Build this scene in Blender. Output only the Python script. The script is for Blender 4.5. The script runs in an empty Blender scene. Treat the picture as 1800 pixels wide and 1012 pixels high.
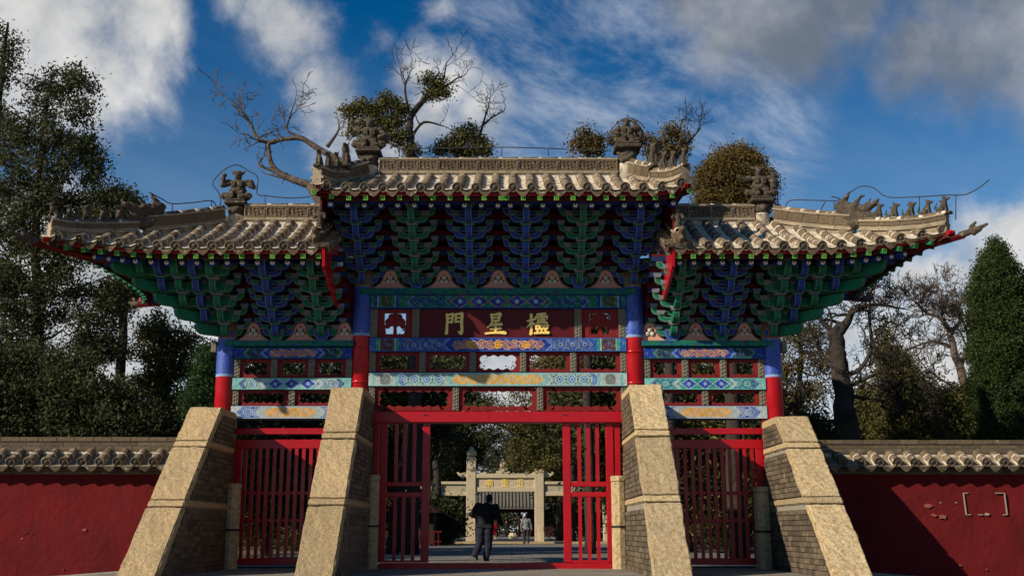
import bpy, bmesh, math, random
import numpy as np
from mathutils import Vector, Matrix, Euler
R = math.radians
rnd = random.Random(7)
scene = bpy.context.scene
COL = scene.collection

# ------------------------------------------------------------------ camera
CAM_Y, CAM_H, FPX = -24.0, 0.785, 1925.0
PITCH = math.atan(426.0 / FPX)
SP, CP = math.sin(PITCH), math.cos(PITCH)
cd = bpy.data.cameras.new('camera')
cam = bpy.data.objects.new('camera', cd)
COL.objects.link(cam)
cam.location = (0, CAM_Y, CAM_H)
cam.rotation_euler = (R(90) + PITCH, 0, 0)
cd.sensor_width = 36.0
cd.lens = FPX / 1800 * 36
cd.clip_start, cd.clip_end = 0.1, 3000
scene.camera = cam

def P(x, y, Y):
    """the point of the place that stands at depth Y and shows at photo pixel x, y"""
    d = Vector((x - 900, FPX * CP - (506 - y) * SP, FPX * SP + (506 - y) * CP))
    t = (Y - CAM_Y) / d.y
    return Vector((d.x * t, Y, CAM_H + d.z * t))
def Z(y, Y=-0.15): return P(900, y, Y).z
def ray(x, y): return Vector((x - 900, FPX * CP - (506 - y) * SP, FPX * SP + (506 - y) * CP)).normalized()

# ------------------------------------------------------------------ node helper
class NT:
    def __init__(s, tree):
        s.t = tree; s.n = tree.nodes; s.l = tree.links
    def new(s, typ, **kw):
        n = s.n.new(typ)
        for k, v in kw.items(): setattr(n, k, v)
        return n
    def put(s, sock, v):
        if v is None: return
        if isinstance(v, bpy.types.NodeSocket): s.l.new(v, sock)
        elif isinstance(v, (tuple, list)):
            if sock.type == 'RGBA' and len(v) == 3: v = (*v, 1)
            sock.default_value = v
        else: sock.default_value = v
    def m(s, op, a, b=None, c=None, clamp=False):
        n = s.new('ShaderNodeMath', operation=op); n.use_clamp = clamp
        for i, v in enumerate((a, b, c)): s.put(n.inputs[i], v)
        return n.outputs[0]
    def v(s, op, a, b=None, out=0):
        n = s.new('ShaderNodeVectorMath', operation=op)
        s.put(n.inputs[0], a)
        if b is not None:
            if op == 'SCALE': s.put(n.inputs['Scale'], b)
            else: s.put(n.inputs[1], b)
        return n.outputs[out]
    def mix(s, f, a, b, mode='MIX'):
        n = s.new('ShaderNodeMix', data_type='RGBA', blend_type=mode)
        s.put(n.inputs[0], f); s.put(n.inputs[6], a); s.put(n.inputs[7], b)
        return n.outputs[2]
    def noise(s, vec, scale, detail=4, rough=.55, dist=0.0):
        n = s.new('ShaderNodeTexNoise')
        s.put(n.inputs['Vector'], vec); n.inputs['Scale'].default_value = scale
        n.inputs['Detail'].default_value = detail; n.inputs['Roughness'].default_value = rough
        n.inputs['Distortion'].default_value = dist
        return n.outputs[0]
    def vor(s, vec, scale, feature='F1', out='Distance', rnd_=1.0):
        n = s.new('ShaderNodeTexVoronoi', feature=feature)
        s.put(n.inputs['Vector'], vec); n.inputs['Scale'].default_value = scale
        n.inputs['Randomness'].default_value = rnd_
        return n.outputs[out]
    def ss(s, x, lo, hi, a=0.0, b=1.0):
        n = s.new('ShaderNodeMapRange', interpolation_type='SMOOTHSTEP')
        s.put(n.inputs[0], x); n.inputs[1].default_value = lo; n.inputs[2].default_value = hi
        n.inputs[3].default_value = a; n.inputs[4].default_value = b
        return n.outputs[0]
    def sep(s, v):
        n = s.new('ShaderNodeSeparateXYZ'); s.put(n.inputs[0], v); return n.outputs
    def comb(s, x, y, z):
        n = s.new('ShaderNodeCombineXYZ')
        for i, v in enumerate((x, y, z)): s.put(n.inputs[i], v)
        return n.outputs[0]

# ------------------------------------------------------------------ sun and sky
SUN_A, SUN_B = 1.50, 0.98                 # per metre of depth the light runs 1.5 m right and 0.98 m down
sun_vec = Vector((SUN_A, 1.0, -SUN_B)).normalized()
elev = math.asin(-sun_vec.z)
rot = math.atan2(-sun_vec.x, -sun_vec.y)
sd = bpy.data.lights.new('sun', 'SUN'); sd.energy = 5.0; sd.angle = R(0.5); sd.color = (1.0, 0.88, 0.70)
so = bpy.data.objects.new('sun', sd); COL.objects.link(so)
so.rotation_euler = sun_vec.to_track_quat('-Z', 'Y').to_euler(); so.location = (-20, -30, 40)

world = bpy.data.worlds.new('World'); scene.world = world; world.use_nodes = True
w = NT(world.node_tree); w.n.clear()
sky = w.new('ShaderNodeTexSky', sky_type='NISHITA')
sky.sun_disc = False; sky.sun_elevation = elev; sky.sun_rotation = rot
sky.air_density = 1.0; sky.dust_density = 0.6; sky.ozone_density = 2.2
SKY_S = 0.055
geo = w.new('ShaderNodeNewGeometry')
dirv = w.v('SCALE', geo.outputs['Incoming'], -1.0)
hs = w.new('ShaderNodeHueSaturation'); hs.inputs['Saturation'].default_value = 1.5; hs.inputs['Value'].default_value = 0.9
hs.inputs['Hue'].default_value = 0.487
w.put(hs.inputs['Color'], sky.outputs[0])
dx, dy, dz = w.sep(dirv)
# deeper blue with height, pale towards the horizon
skycol = w.mix(w.ss(dz, 0.16, 0.46), w.mix(0.18, w.mix(1.0, hs.outputs[0], (0.80, 1.36, 1.70), 'MULTIPLY'), (11, 11.5, 12.5)), w.mix(1.0, hs.outputs[0], (0.05, 1.08, 1.46), 'MULTIPLY'))
skycol = w.mix(w.ss(dz, 0.02, .24, .85, 0), skycol, (10.5, 11.2, 12.4))
def lump(x, y, r):
    c = ray(x, y)
    d = w.v('DISTANCE', dirv, tuple(c), out=1)
    return w.m('DIVIDE', w.m('SUBTRACT', r / FPX, d), 105.0 / FPX)
def many(ls):
    o = None
    for l in ls:
        k = lump(*l); o = k if o is None else w.m('MAXIMUM', o, k)
    return w.m('MINIMUM', w.m('MAXIMUM', o, -1.0), .8)
cum = many([(40, 20, 190), (150, 70, 190), (230, 120, 70), (20, 140, 130), (215, 160, 70), (270, 20, 120), (400, -10, 90), (480, 30, 110), (450, 80, 50), (500, 100, 60), (540, 140, 65), (575, 180, 75),
            (600, 220, 75), (560, 215, 60), (640, 250, 70), (740, 120, 70), (790, 150, 85), (840, 190, 80), (720, 200, 60), (760, 215, 90), (675, 70, 32), (690, 260, 70), (780, 5, 45),
            (1740, 440, 100), (1620, 520, 130), (1500, 640, 200), (1790, 400, 70), (350, 640, 220), (100, 560, 260), (1700, 600, 200), (870, 640, 200)])
gry = many([(1640, 75, 110), (1720, 100, 130), (1800, 120, 130), (1590, 110, 60), (1700, 0, 130), (1790, 20, 120), (1320, 20, 120), (1400, 60, 110), (1450, 90, 60), (1270, 70, 90), (1220, 10, 90), (1500, 10, 90)])
n1 = w.noise(dirv, 5.5, 7, .58, .5)
n2 = w.noise(dirv, 14.0, 8, .66, .25)
nn = w.m('ADD', w.m('MULTIPLY', n1, .65), w.m('MULTIPLY', n2, .35))
wide = w.m('MULTIPLY', w.ss(w.noise(w.v('ADD', dirv, (3.1, 1.7, .4)), 1.7, 3, .5), .5, .72), .55)
base_m = w.m('ADD', w.m('MULTIPLY', w.m('MAXIMUM', cum, w.m('SUBTRACT', wide, .62)), 1.0), w.m('MULTIPLY', w.m('SUBTRACT', nn, .5), 4.2))
d_c = w.ss(base_m, -.06, .95)
g_m = w.m('ADD', gry, w.m('MULTIPLY', w.m('SUBTRACT', nn, .5), 3.2))
d_g = w.ss(g_m, -.2, .85, 0, .88)
# thin streaks of cirrus on a high sheet
pl = w.comb(w.m('DIVIDE', dx, dz), w.m('MULTIPLY', w.m('DIVIDE', dy, dz), .32), 0.0)
rotn = w.new('ShaderNodeVectorRotate'); rotn.inputs['Angle'].default_value = R(-16); rotn.inputs['Axis'].default_value = (0, 0, 1)
w.put(rotn.inputs['Vector'], pl)
plr = w.v('MULTIPLY', rotn.outputs[0], (1.0, 3.4, 1.0))
ci = w.noise(plr, 2.3, 8, .68, .35)
ci_m = w.ss(w.noise(dirv, 2.2, 2, .5), .38, .62)
cir_at = many([(980, 110, 230), (1150, 130, 240), (1300, 220, 170), (950, 220, 190), (1080, 230, 200), (1120, 60, 160)])
d_ci = w.m('MULTIPLY', w.ss(ci, .38, .74), w.m('ADD', w.m('MULTIPLY', ci_m, .05), w.ss(cir_at, -.1, .8, 0, .60)), clamp=True)
k = 1.0 / SKY_S
shade = w.ss(w.noise(w.v('ADD', dirv, (.02, .02, -.03)), 7.0, 5, .6), .34, .62)
ccol = w.mix(shade, (.36 * k, .38 * k, .41 * k), (.70 * k, .69 * k, .67 * k))
gcol = w.mix(shade, (.15 * k, .17 * k, .20 * k), (.36 * k, .37 * k, .39 * k))
col = w.mix(d_ci, skycol, (.50 * k, .55 * k, .62 * k))
col = w.mix(w.m('MULTIPLY', d_g, .95), col, gcol)
col = w.mix(w.m('MULTIPLY', d_c, .97), col, ccol)
bg = w.new('ShaderNodeBackground'); bg.inputs['Strength'].default_value = SKY_S
w.put(bg.inputs['Color'], col)
wo = w.new('ShaderNodeOutputWorld'); w.l.new(bg.outputs[0], wo.inputs[0])

scene.view_settings.view_transform = 'Standard'
scene.view_settings.look = 'None'
scene.view_settings.exposure = 0.14
scene.view_settings.gamma = 1.0
scene.view_settings.use_curve_mapping = False

# ------------------------------------------------------------------ object helpers
WL = {}
def tag(o, label=None, cat=None, group=None, kind=None):
    if label: o['label'] = label
    if cat: o['category'] = cat
    if group: o['group'] = group
    if kind: o['kind'] = kind
    return o
def empty(name, loc, label, cat, group=None):
    o = bpy.data.objects.new(name, None); COL.objects.link(o)
    o.location = loc; WL[o.name] = Vector(loc); o.empty_display_size = .3
    return tag(o, label, cat, group)
def link(name, me, parent=None, loc=(0, 0, 0), rot=None, scale=None, mat4=None):
    o = bpy.data.objects.new(name, me); COL.objects.link(o)
    loc = Vector(loc)
    if mat4 is not None: loc = mat4.to_translation()
    WL[o.name] = loc.copy()
    if parent is not None:
        o.parent = parent
        loc = loc - WL[parent.name]
    if mat4 is not None:
        q = mat4.copy(); q.translation = loc; o.matrix_basis = q
    else:
        o.location = loc
        if rot is not None: o.rotation_euler = rot
        if scale is not None: o.scale = scale
    return o
class MB:
    def __init__(s): s.v = []; s.f = []; s.mi = []; s.smooth = []
    def add(s, vs, fs, mi=0, sm=False, M=None):
        o = len(s.v)
        s.v += [tuple(M @ Vector(p)) for p in vs] if M is not None else [tuple(p) for p in vs]
        s.f += [tuple(i + o for i in f) for f in fs]
        s.mi += ([mi] * len(fs)) if isinstance(mi, int) else list(mi)
        s.smooth += [sm] * len(fs)
        return s
    def box(s, lo, hi, mi=0, M=None):
        (a, b, c), (d, e, f) = lo, hi
        return s.add([(a, b, c), (d, b, c), (d, e, c), (a, e, c), (a, b, f), (d, b, f), (d, e, f), (a, e, f)],
                     [(0, 3, 2, 1), (4, 5, 6, 7), (0, 1, 5, 4), (1, 2, 6, 5), (2, 3, 7, 6), (3, 0, 4, 7)], mi, False, M)
    def prism(s, poly, d0, d1, plane='xz', mi=0, M=None, cap=True, side_mi=None):
        """polygon (counter-clockwise seen from -y for xz) pushed from d0 to d1"""
        n = len(poly)
        if plane == 'xz': q = lambda p, d: (p[0], d, p[1])
        elif plane == 'yz': q = lambda p, d: (d, p[0], p[1])
        else: q = lambda p, d: (p[0], p[1], d)
        vs = [q(p, d0) for p in poly] + [q(p, d1) for p in poly]
        fs = [(i, (i + 1) % n, (i + 1) % n + n, i + n) for i in range(n)]
        mis = [mi if side_mi is None else side_mi] * n
        if cap: fs += [tuple(range(n))[::-1], tuple(range(n, 2 * n))]; mis += [mi, mi]
        return s.add(vs, fs, mis, False, M)
    def tube(s, pts, rs, n=6, mi=0, cap=True, sm=True, M=None):
        pts = [Vector(p) for p in pts]
        if not isinstance(rs, (list, tuple)): rs = [rs] * len(pts)
        vs, fs = [], []
        ref = None
        for i, p in enumerate(pts):
            t = (pts[min(i + 1, len(pts) - 1)] - pts[max(i - 1, 0)])
            t = t.normalized() if t.length > 1e-9 else Vector((0, 0, 1))
            if ref is None: ref = Vector((0, 0, 1)) if abs(t.z) < .9 else Vector((1, 0, 0))
            a = t.cross(ref)
            a = a.normalized() if a.length > 1e-6 else t.orthogonal().normalized()
            b = a.cross(t); ref = b
            for j in range(n):
                an = 2 * math.pi * j / n
                vs.append(p + (a * math.cos(an) + b * math.sin(an)) * rs[i])
        for i in range(len(pts) - 1):
            for j in range(n):
                fs.append((i * n + j, i * n + (j + 1) % n, (i + 1) * n + (j + 1) % n, (i + 1) * n + j))
        if cap: fs += [tuple(range(n))[::-1], tuple(range((len(pts) - 1) * n, len(pts) * n))]
        return s.add(vs, fs, mi, sm, M)
    def lathe(s, prof, n=16, c=(0, 0, 0), mi=0, sm=True, M=None):
        vs, fs, mis = [], [], []
        for r, z in prof:
            for j in range(n):
                a = 2 * math.pi * j / n
                vs.append((c[0] + r * math.cos(a), c[1] + r * math.sin(a), c[2] + z))
        for i in range(len(prof) - 1):
            for j in range(n):
                fs.append((i * n + j, i * n + (j + 1) % n, (i + 1) * n + (j + 1) % n, (i + 1) * n + j))
                mis.append(mi if isinstance(mi, int) else mi[i])
        fs += [tuple(range(n))[::-1], tuple(range((len(prof) - 1) * n, len(prof) * n))]
        mis += [mis[0], mis[-1]]
        return s.add(vs, fs, mis, sm, M)
    def mesh(s, name, mats):
        me = bpy.data.meshes.new(name)
        me.from_pydata(s.v, [], s.f)
        for m_ in (mats if isinstance(mats, (list, tuple)) else [mats]): me.materials.append(m_)
        me.polygons.foreach_set('material_index', s.mi)
        me.polygons.foreach_set('use_smooth', s.smooth)
        me.update()
        return me
    def build(s, name, mats, parent=None, loc=(0, 0, 0), rot=None, scale=None):
        return link(name, s.mesh(name, mats), parent, loc, rot, scale)
def bevel(o, wd=.012, seg=1):
    b = o.modifiers.new('edge', 'BEVEL'); b.width = wd; b.segments = seg; b.limit_method = 'ANGLE'; b.angle_limit = R(40)
    return o
def blob_mesh(name, parts, voxel, mats, smooth_it=2, noise_amp=0.0, nscale=8.0, dec=None):
    """one continuous skin over tapered limbs and ellipsoids"""
    bm = bmesh.new()
    for p in parts:
        if p[0] == 'e':
            M = Matrix.Translation(p[1]) @ (p[3].to_matrix().to_4x4() if len(p) > 3 else Matrix()) @ Matrix.Diagonal((*p[2], 1))
            bmesh.ops.create_icosphere(bm, subdivisions=2, radius=1, matrix=M)
        elif p[0] == 'b':
            M = Matrix.Translation(p[1]) @ (p[3].to_matrix().to_4x4() if len(p) > 3 else Matrix()) @ Matrix.Diagonal((*[2 * q for q in p[2]], 1))
            bmesh.ops.create_cube(bm, size=1, matrix=M)
        else:
            _, a, ra, b, rb = p
            a, b = Vector(a), Vector(b); d = b - a
            nst = max(2, int(d.length / (min(ra, rb) * .6)) + 1)
            for i in range(nst + 1):
                t = i / nst
                bmesh.ops.create_icosphere(bm, subdivisions=2, radius=ra + (rb - ra) * t, matrix=Matrix.Translation(a.lerp(b, t)))
    me = bpy.data.meshes.new(name + '_src'); bm.to_mesh(me); bm.free()
    o = bpy.data.objects.new(name + '_src', me); COL.objects.link(o)
    r_ = o.modifiers.new('r', 'REMESH'); r_.mode = 'VOXEL'; r_.voxel_size = voxel
    if smooth_it:
        s_ = o.modifiers.new('s', 'SMOOTH'); s_.iterations = smooth_it; s_.factor = .5
    if dec:
        d_ = o.modifiers.new('d', 'DECIMATE'); d_.ratio = dec
    dg = bpy.context.evaluated_depsgraph_get()
    out = bpy.data.meshes.new_from_object(o.evaluated_get(dg))
    bpy.data.objects.remove(o); bpy.data.meshes.remove(me)
    out.name = name; out.materials.clear()
    for m_ in (mats if isinstance(mats, (list, tuple)) else [mats]): out.materials.append(m_)
    if noise_amp:
        from mathutils import noise as mn
        for v_ in out.vertices:
            v_.co += v_.normal * (mn.fractal(v_.co * nscale, 1.0, 2.0, 3) * noise_amp)
    out.polygons.foreach_set('use_smooth', [True] * len(out.polygons))
    out.update()
    return out

# ------------------------------------------------------------------ materials
def new_mat(name):
    m_ = bpy.data.materials.new(name); m_.use_nodes = True
    t = NT(m_.node_tree); t.n.clear()
    o = t.new('ShaderNodeOutputMaterial'); b = t.new('ShaderNodeBsdfPrincipled')
    t.l.new(b.outputs[0], o.inputs[0])
    return m_, t, b
def mat(name, c, rough=.7, var=.25, scale=6.0, c2=None, t2=(.55, .7), s2=3.0, a2=.8, bump=.0, bscale=30.0, bdist=.01, rand=.0, spec=.16, coat=0.0, c3=None, s3=1.2, t3=(.58, .72), a3=.6, attr=None, streak=None):
    m_, t, b = new_mat(name)
    g = t.new('ShaderNodeNewGeometry'); pos = g.outputs['Position']
    base = c
    if attr:
        an = t.new('ShaderNodeAttribute', attribute_name=attr); base = an.outputs['Color']
    n = t.noise(pos, scale, 6, .62)
    cc = t.mix(1.0, base, t.mix(n, (1 - var * 1.6,) * 3, (1 + var * 1.2,) * 3), 'MULTIPLY')
    if rand:
        oi = t.new('ShaderNodeObjectInfo')
        rr = oi.outputs['Random']
        cc = t.mix(1.0, cc, t.mix(rr, (1 - rand,) * 3, (1 + rand, 1 + rand * .9, 1 + rand * .75)), 'MULTIPLY')
    if c2 is not None:
        cc = t.mix(t.ss(t.noise(pos, s2, 7, .65), *t2, 0, a2), cc, c2)
    if c3 is not None:
        cc = t.mix(t.ss(t.noise(t.v('ADD', pos, (7.3, 2.1, 4.4)), s3, 7, .7), *t3, 0, a3), cc, c3)
    if streak is not None:
        sv = t.v('MULTIPLY', pos, (9.0, 9.0, .8))
        cc = t.mix(t.ss(t.noise(sv, 1.0, 5, .6), .52, .75, 0, streak[1]), cc, streak[0])
    t.put(b.inputs['Base Color'], cc)
    t.put(b.inputs['Roughness'], t.ss(n, .2, .8, max(.05, rough - .12), min(1, rough + .12)))
    b.inputs['Specular IOR Level'].default_value = spec
    if coat: b.inputs['Coat Weight'].default_value = coat; b.inputs['Coat Roughness'].default_value = .18
    if bump:
        bn = t.new('ShaderNodeBump'); bn.inputs['Strength'].default_value = bump; bn.inputs['Distance'].default_value = bdist
        h = t.m('ADD', t.noise(pos, bscale, 6, .65), t.m('MULTIPLY', t.noise(pos, bscale * .22, 3, .5), 1.5))
        t.put(bn.inputs['Height'], h); t.l.new(bn.outputs[0], b.inputs['Normal'])
    return m_

BLUE, GREEN, RED = (.018, .060, .34), (.010, .150, .085), (.36, .008, .014)
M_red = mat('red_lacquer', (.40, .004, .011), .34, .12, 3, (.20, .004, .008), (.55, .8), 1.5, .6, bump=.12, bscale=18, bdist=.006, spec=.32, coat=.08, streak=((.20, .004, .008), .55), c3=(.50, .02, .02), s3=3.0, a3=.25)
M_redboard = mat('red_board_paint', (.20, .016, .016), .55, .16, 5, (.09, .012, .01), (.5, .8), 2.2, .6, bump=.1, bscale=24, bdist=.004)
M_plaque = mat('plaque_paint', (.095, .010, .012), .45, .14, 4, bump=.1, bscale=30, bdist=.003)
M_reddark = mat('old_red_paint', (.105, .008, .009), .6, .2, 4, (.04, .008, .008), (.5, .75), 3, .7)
M_blue = mat('blue_paint', (.020, .058, .30), .6, .25, 9, (.20, .24, .34), (.58, .8), 9, .35, c3=(.10, .05, .03), a3=.4, s3=5)
M_green = mat('green_paint', (.008, .150, .080), .6, .28, 9, (.02, .07, .04), (.5, .8), 7, .6, c3=(.10, .09, .05), a3=.3, s3=5)
M_pale = mat('pale_outline_paint', (.22, .235, .22), .7, .25, 9, (.16, .13, .10), (.5, .75), 6, .6)
M_paleblue = mat('worn_blue_grey_paint', (.16, .17, .25), .7, .3, 9, (.30, .22, .16), (.52, .75), 7, .6)
M_dkblue = mat('dark_blue_paint', (.009, .028, .10), .65, .25, 6, (.06, .05, .05), (.5, .8), 4, .5)
M_white = mat('white_eye_paint', (.78, .76, .70), .6, .1, 8)
M_limegreen = mat('rafter_end_green', (.26, .62, .08), .6, .2, 30)
M_dkgreen = mat('rafter_end_dark_green', (.02, .12, .02), .6, .2, 30)
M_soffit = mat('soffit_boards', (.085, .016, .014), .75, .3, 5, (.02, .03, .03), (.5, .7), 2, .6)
M_wood = mat('bare_wood', (.30, .135, .07), .75, .3, 8, (.12, .05, .03), (.5, .75), 6, .6, streak=((.10, .045, .03), .6), bump=.3, bscale=30)
M_pink = mat('pink_paint', (.66, .31, .23), .7, .15, 7, (.40, .15, .11), (.55, .8), 4, .4)
M_gold = mat('gold_leaf', (.95, .68, .17), .4, .14, 14, (.50, .24, .04), (.6, .85), 9, .5, spec=.6)
M_flame = mat('flame_olive_paint', (.055, .040, .010), .6, .3, 12)
M_pearl = mat('pearl_paint', (.66, .58, .50), .5, .1, 10)
M_black = mat('black_paint', (.012, .012, .012), .6, .2, 6)
M_paint = mat('beam_painting', (1, 1, 1), .62, .14, 10, (.16, .10, .07), (.62, .82), 5, .30, attr='paint', bump=.1, bscale=40, bdist=.003)
M_strut = mat('grey_carved_wood', (.17, .155, .115), .8, .35, 16, (.36, .32, .24), (.56, .7), 16, .55, bump=.6, bscale=26, bdist=.012)
M_colblue = None
M_granite = mat('warm_granite', (.52, .375, .20), .9, .60, 30, (.24, .15, .07), (.53, .70), 21, .5, bump=.9, bscale=55, bdist=.02, c3=(.26, .205, .145), s3=1.6, t3=(.46, .72), a3=.55, rand=.20, streak=((.22, .17, .11), .45))
M_granite2 = mat('pale_granite', (.56, .43, .25), .9, .55, 32, (.30, .165, .05), (.51, .58), 13, .55, bump=.9, bscale=60, bdist=.018, c3=(.30, .24, .165), s3=1.8, t3=(.5, .75), a3=.45, rand=.20, streak=((.27, .19, .10), .35))
M_brick = mat('grey_brick', (.130, .100, .070), .9, .45, 14, (.36, .29, .20), (.56, .72), 6, .75, bump=.5, bscale=50, bdist=.006, rand=.38, c3=(.05, .04, .035), s3=1.6, a3=.6)
M_mortar = mat('lime_mortar', (.30, .265, .215), .95, .3, 14, (.12, .10, .08), (.5, .72), 3, .7, bump=.5, bscale=40)
M_tile = mat('grey_roof_tile', (.165, .120, .078), .88, .40, 14, (.60, .50, .38), (.55, .66), 7.5, .9, bump=.5, bscale=34, bdist=.01, rand=.3, c3=(.07, .055, .045), s3=2.5, a3=.65)
M_tiledark = mat('dark_tile_face', (.085, .07, .055), .9, .35, 16, (.26, .22, .17), (.6, .78), 12, .5, bump=.6, bscale=50, bdist=.008, rand=.25)
M_plasterw = mat('lime_white_pointing', (.66, .57, .45), .95, .3, 12, (.24, .175, .11), (.50, .62), 7, .85, bump=.8, bscale=30, c3=(.14, .10, .07), s3=3.0, a3=.65)
M_stat = mat('weathered_terracotta', (.085, .066, .048), .92, .5, 18, (.36, .29, .21), (.56, .68), 13, .6, bump=.9, bscale=45, bdist=.02, c3=(.035, .03, .026), s3=4, a3=.6)
M_redwall = mat('red_plaster_wall', (.135, .009, .010), .95, .24, 1.6, (.055, .006, .007), (.46, .78), 1.1, .7, bump=.55, bscale=5.0, bdist=.05, c3=(.17, .020, .017), s3=1.7, a3=.5, streak=((.060, .006, .007), .6))
M_iron = mat('iron', (.03, .028, .026), .6, .2, 10)
M_wire = mat('wire_steel', (.05, .05, .055), .5, .2, 10)
M_bark = mat('bark', (.105, .080, .062), .95, .4, 7, (.19, .155, .125), (.5, .75), 5, .6, bump=.9, bscale=14, bdist=.05, streak=((.035, .026, .02), .6))
M_dead = mat('dead_wood', (.125, .095, .075), .95, .4, 7, (.23, .19, .155), (.5, .75), 4, .6, bump=.9, bscale=12, bdist=.05, streak=((.03, .02, .017), .7))
M_ash = mat('dark_bark', (.045, .036, .030), .95, .4, 7, (.09, .075, .062), (.5, .75), 4, .6, bump=.9, bscale=12, bdist=.05)

def leaf_mat(name, c, c2, tr=.25):
    m_, t, b = new_mat(name)
    g = t.new('ShaderNodeNewGeometry')
    rv = g.outputs['Random Per Island']
    cl = t.mix(rv, c, c2)
    cl = t.mix(1.0, cl, t.mix(t.noise(g.outputs['Position'], .55, 4, .6), (.45,) * 3, (1.5,) * 3), 'MULTIPLY')
    t.put(b.inputs['Base Color'], cl); b.inputs['Roughness'].default_value = .75; b.inputs['Specular IOR Level'].default_value = .2
    tb = t.new('ShaderNodeBsdfTranslucent'); t.put(tb.inputs['Color'], cl)
    mx = t.new('ShaderNodeMixShader'); mx.inputs[0].default_value = tr
    t.l.new(b.outputs[0], mx.inputs[1]); t.l.new(tb.outputs[0], mx.inputs[2])
    t.l.new(mx.outputs[0], [n for n in t.n if n.type == 'OUTPUT_MATERIAL'][0].inputs[0])
    return m_
M_course = mat('thin_ridge_course', (.33, .265, .185), .95, .35, 14, (.14, .105, .07), (.5, .7), 6, .75, bump=.6, bscale=34, rand=.2)
L_dark = leaf_mat('cypress_dark_leaf', (.026, .040, .016), (.090, .086, .032))
L_olive = leaf_mat('olive_leaf', (.050, .060, .018), (.165, .135, .040))
L_green = leaf_mat('conifer_green_leaf', (.018, .048, .018), (.060, .098, .024))
L_brown = leaf_mat('bronze_leaf', (.080, .060, .018), (.180, .120, .032))
L_topi = leaf_mat('clipped_cypress_leaf', (.016, .034, .008), (.060, .080, .018))
# ================================================================== GROUND
def flat(name, x0, y0, x1, y1, z, m_, kind='structure', n=1):
    b = MB(); b.add([(x0, y0, z), (x1, y0, z), (x1, y1, z), (x0, y1, z)], [(0, 1, 2, 3)])
    return tag(b.build(name, m_), kind=kind)
M_earth = mat('packed_earth', (.13, .105, .075), .95, .3, 1.5, (.07, .06, .04), (.45, .7), .8, .7, bump=.4, bscale=12)
M_slab = mat('grey_paving_stone', (.24, .215, .18), .85, .25, 5, (.13, .115, .095), (.5, .72), 2.2, .7, bump=.4, bscale=22, rand=.14)
def paver_mat():
    m_, t, b = new_mat('brick_paving')
    pos = t.new('ShaderNodeNewGeometry').outputs['Position']
    br = t.new('ShaderNodeTexBrick'); t.put(br.inputs['Vector'], pos)
    br.inputs['Scale'].default_value = 1.0; br.inputs['Mortar Size'].default_value = .018
    br.inputs['Brick Width'].default_value = .62; br.inputs['Row Height'].default_value = .34
    for kx, c in (('Color1', (.15, .135, .115, 1)), ('Color2', (.23, .21, .175, 1)), ('Mortar', (.05, .045, .035, 1))): br.inputs[kx].default_value = c
    cc = t.mix(1.0, br.outputs[0], t.mix(t.noise(pos, .7, 6, .65), (.5,) * 3, (1.45,) * 3), 'MULTIPLY')
    t.put(b.inputs['Base Color'], cc); b.inputs['Roughness'].default_value = .85
    bn = t.new('ShaderNodeBump'); bn.inputs['Strength'].default_value = .6; bn.inputs['Distance'].default_value = .02
    t.put(bn.inputs['Height'], t.m('SUBTRACT', t.noise(pos, 9, 4), br.outputs[1])); t.l.new(bn.outputs[0], b.inputs['Normal'])
    return m_
M_paver = paver_mat()
flat('ground', -900, -900, 900, 900, -.52, M_earth)
flat('courtyard_ground', -60, .3, 60, 150, -.045, M_earth)
flat('courtyard_path', -7.5, 1.2, 7.5, 46, 0.0, M_paver)
flat('inner_path', -5.5, 47.2, 5.5, 150, 0.10, M_paver)
# stone paving before the gate: every slab a piece
fore = MB(); fore.box((-6.72, -26, -.6), (6.18, 1.2, -.03)); fore = tag(fore.build('forecourt_paving', M_mortar), kind='structure')
slabm = MB().box((-.5, -.5, -.03), (.5, .5, 0)).mesh('paving_slab', M_slab)
yy = .45
row = 0
while yy > -6.5:
    dpt = .62
    xx = -6.7 - (.0 if row % 2 else 0)
    first = rnd.uniform(.4, 1.0)
    while xx < 6.0:
        wd = min(first if xx < -6.6 else rnd.uniform(.85, 1.25), 6.17 - xx)
        link('paving_slab', slabm, fore, (xx + wd / 2, yy - dpt / 2, rnd.uniform(-.002, .003)), None, (wd - .015, dpt - .015, 1))
        xx += wd
    yy -= dpt; row += 1
# step across the courtyard
st = MB(); st.box((-16, 46.0, -.05), (16, 47.2, .12)); tag(st.build('courtyard_step', M_granite2), kind='structure')
kb = MB(); kb.prism([(-9.9, -.16), (-9.9, -.6), (-6.73, -.6), (-6.73, .07)][::-1], -.95, -.30); bevel(tag(kb.build('stone_apron', M_slab), kind='structure'), .02)
kb = MB(); kb.prism([(6.19, .04), (6.19, -.6), (8.7, -.6), (8.7, -.15)][::-1], -.95, -.30); bevel(tag(kb.build('stone_apron', M_slab), kind='structure'), .02)

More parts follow.
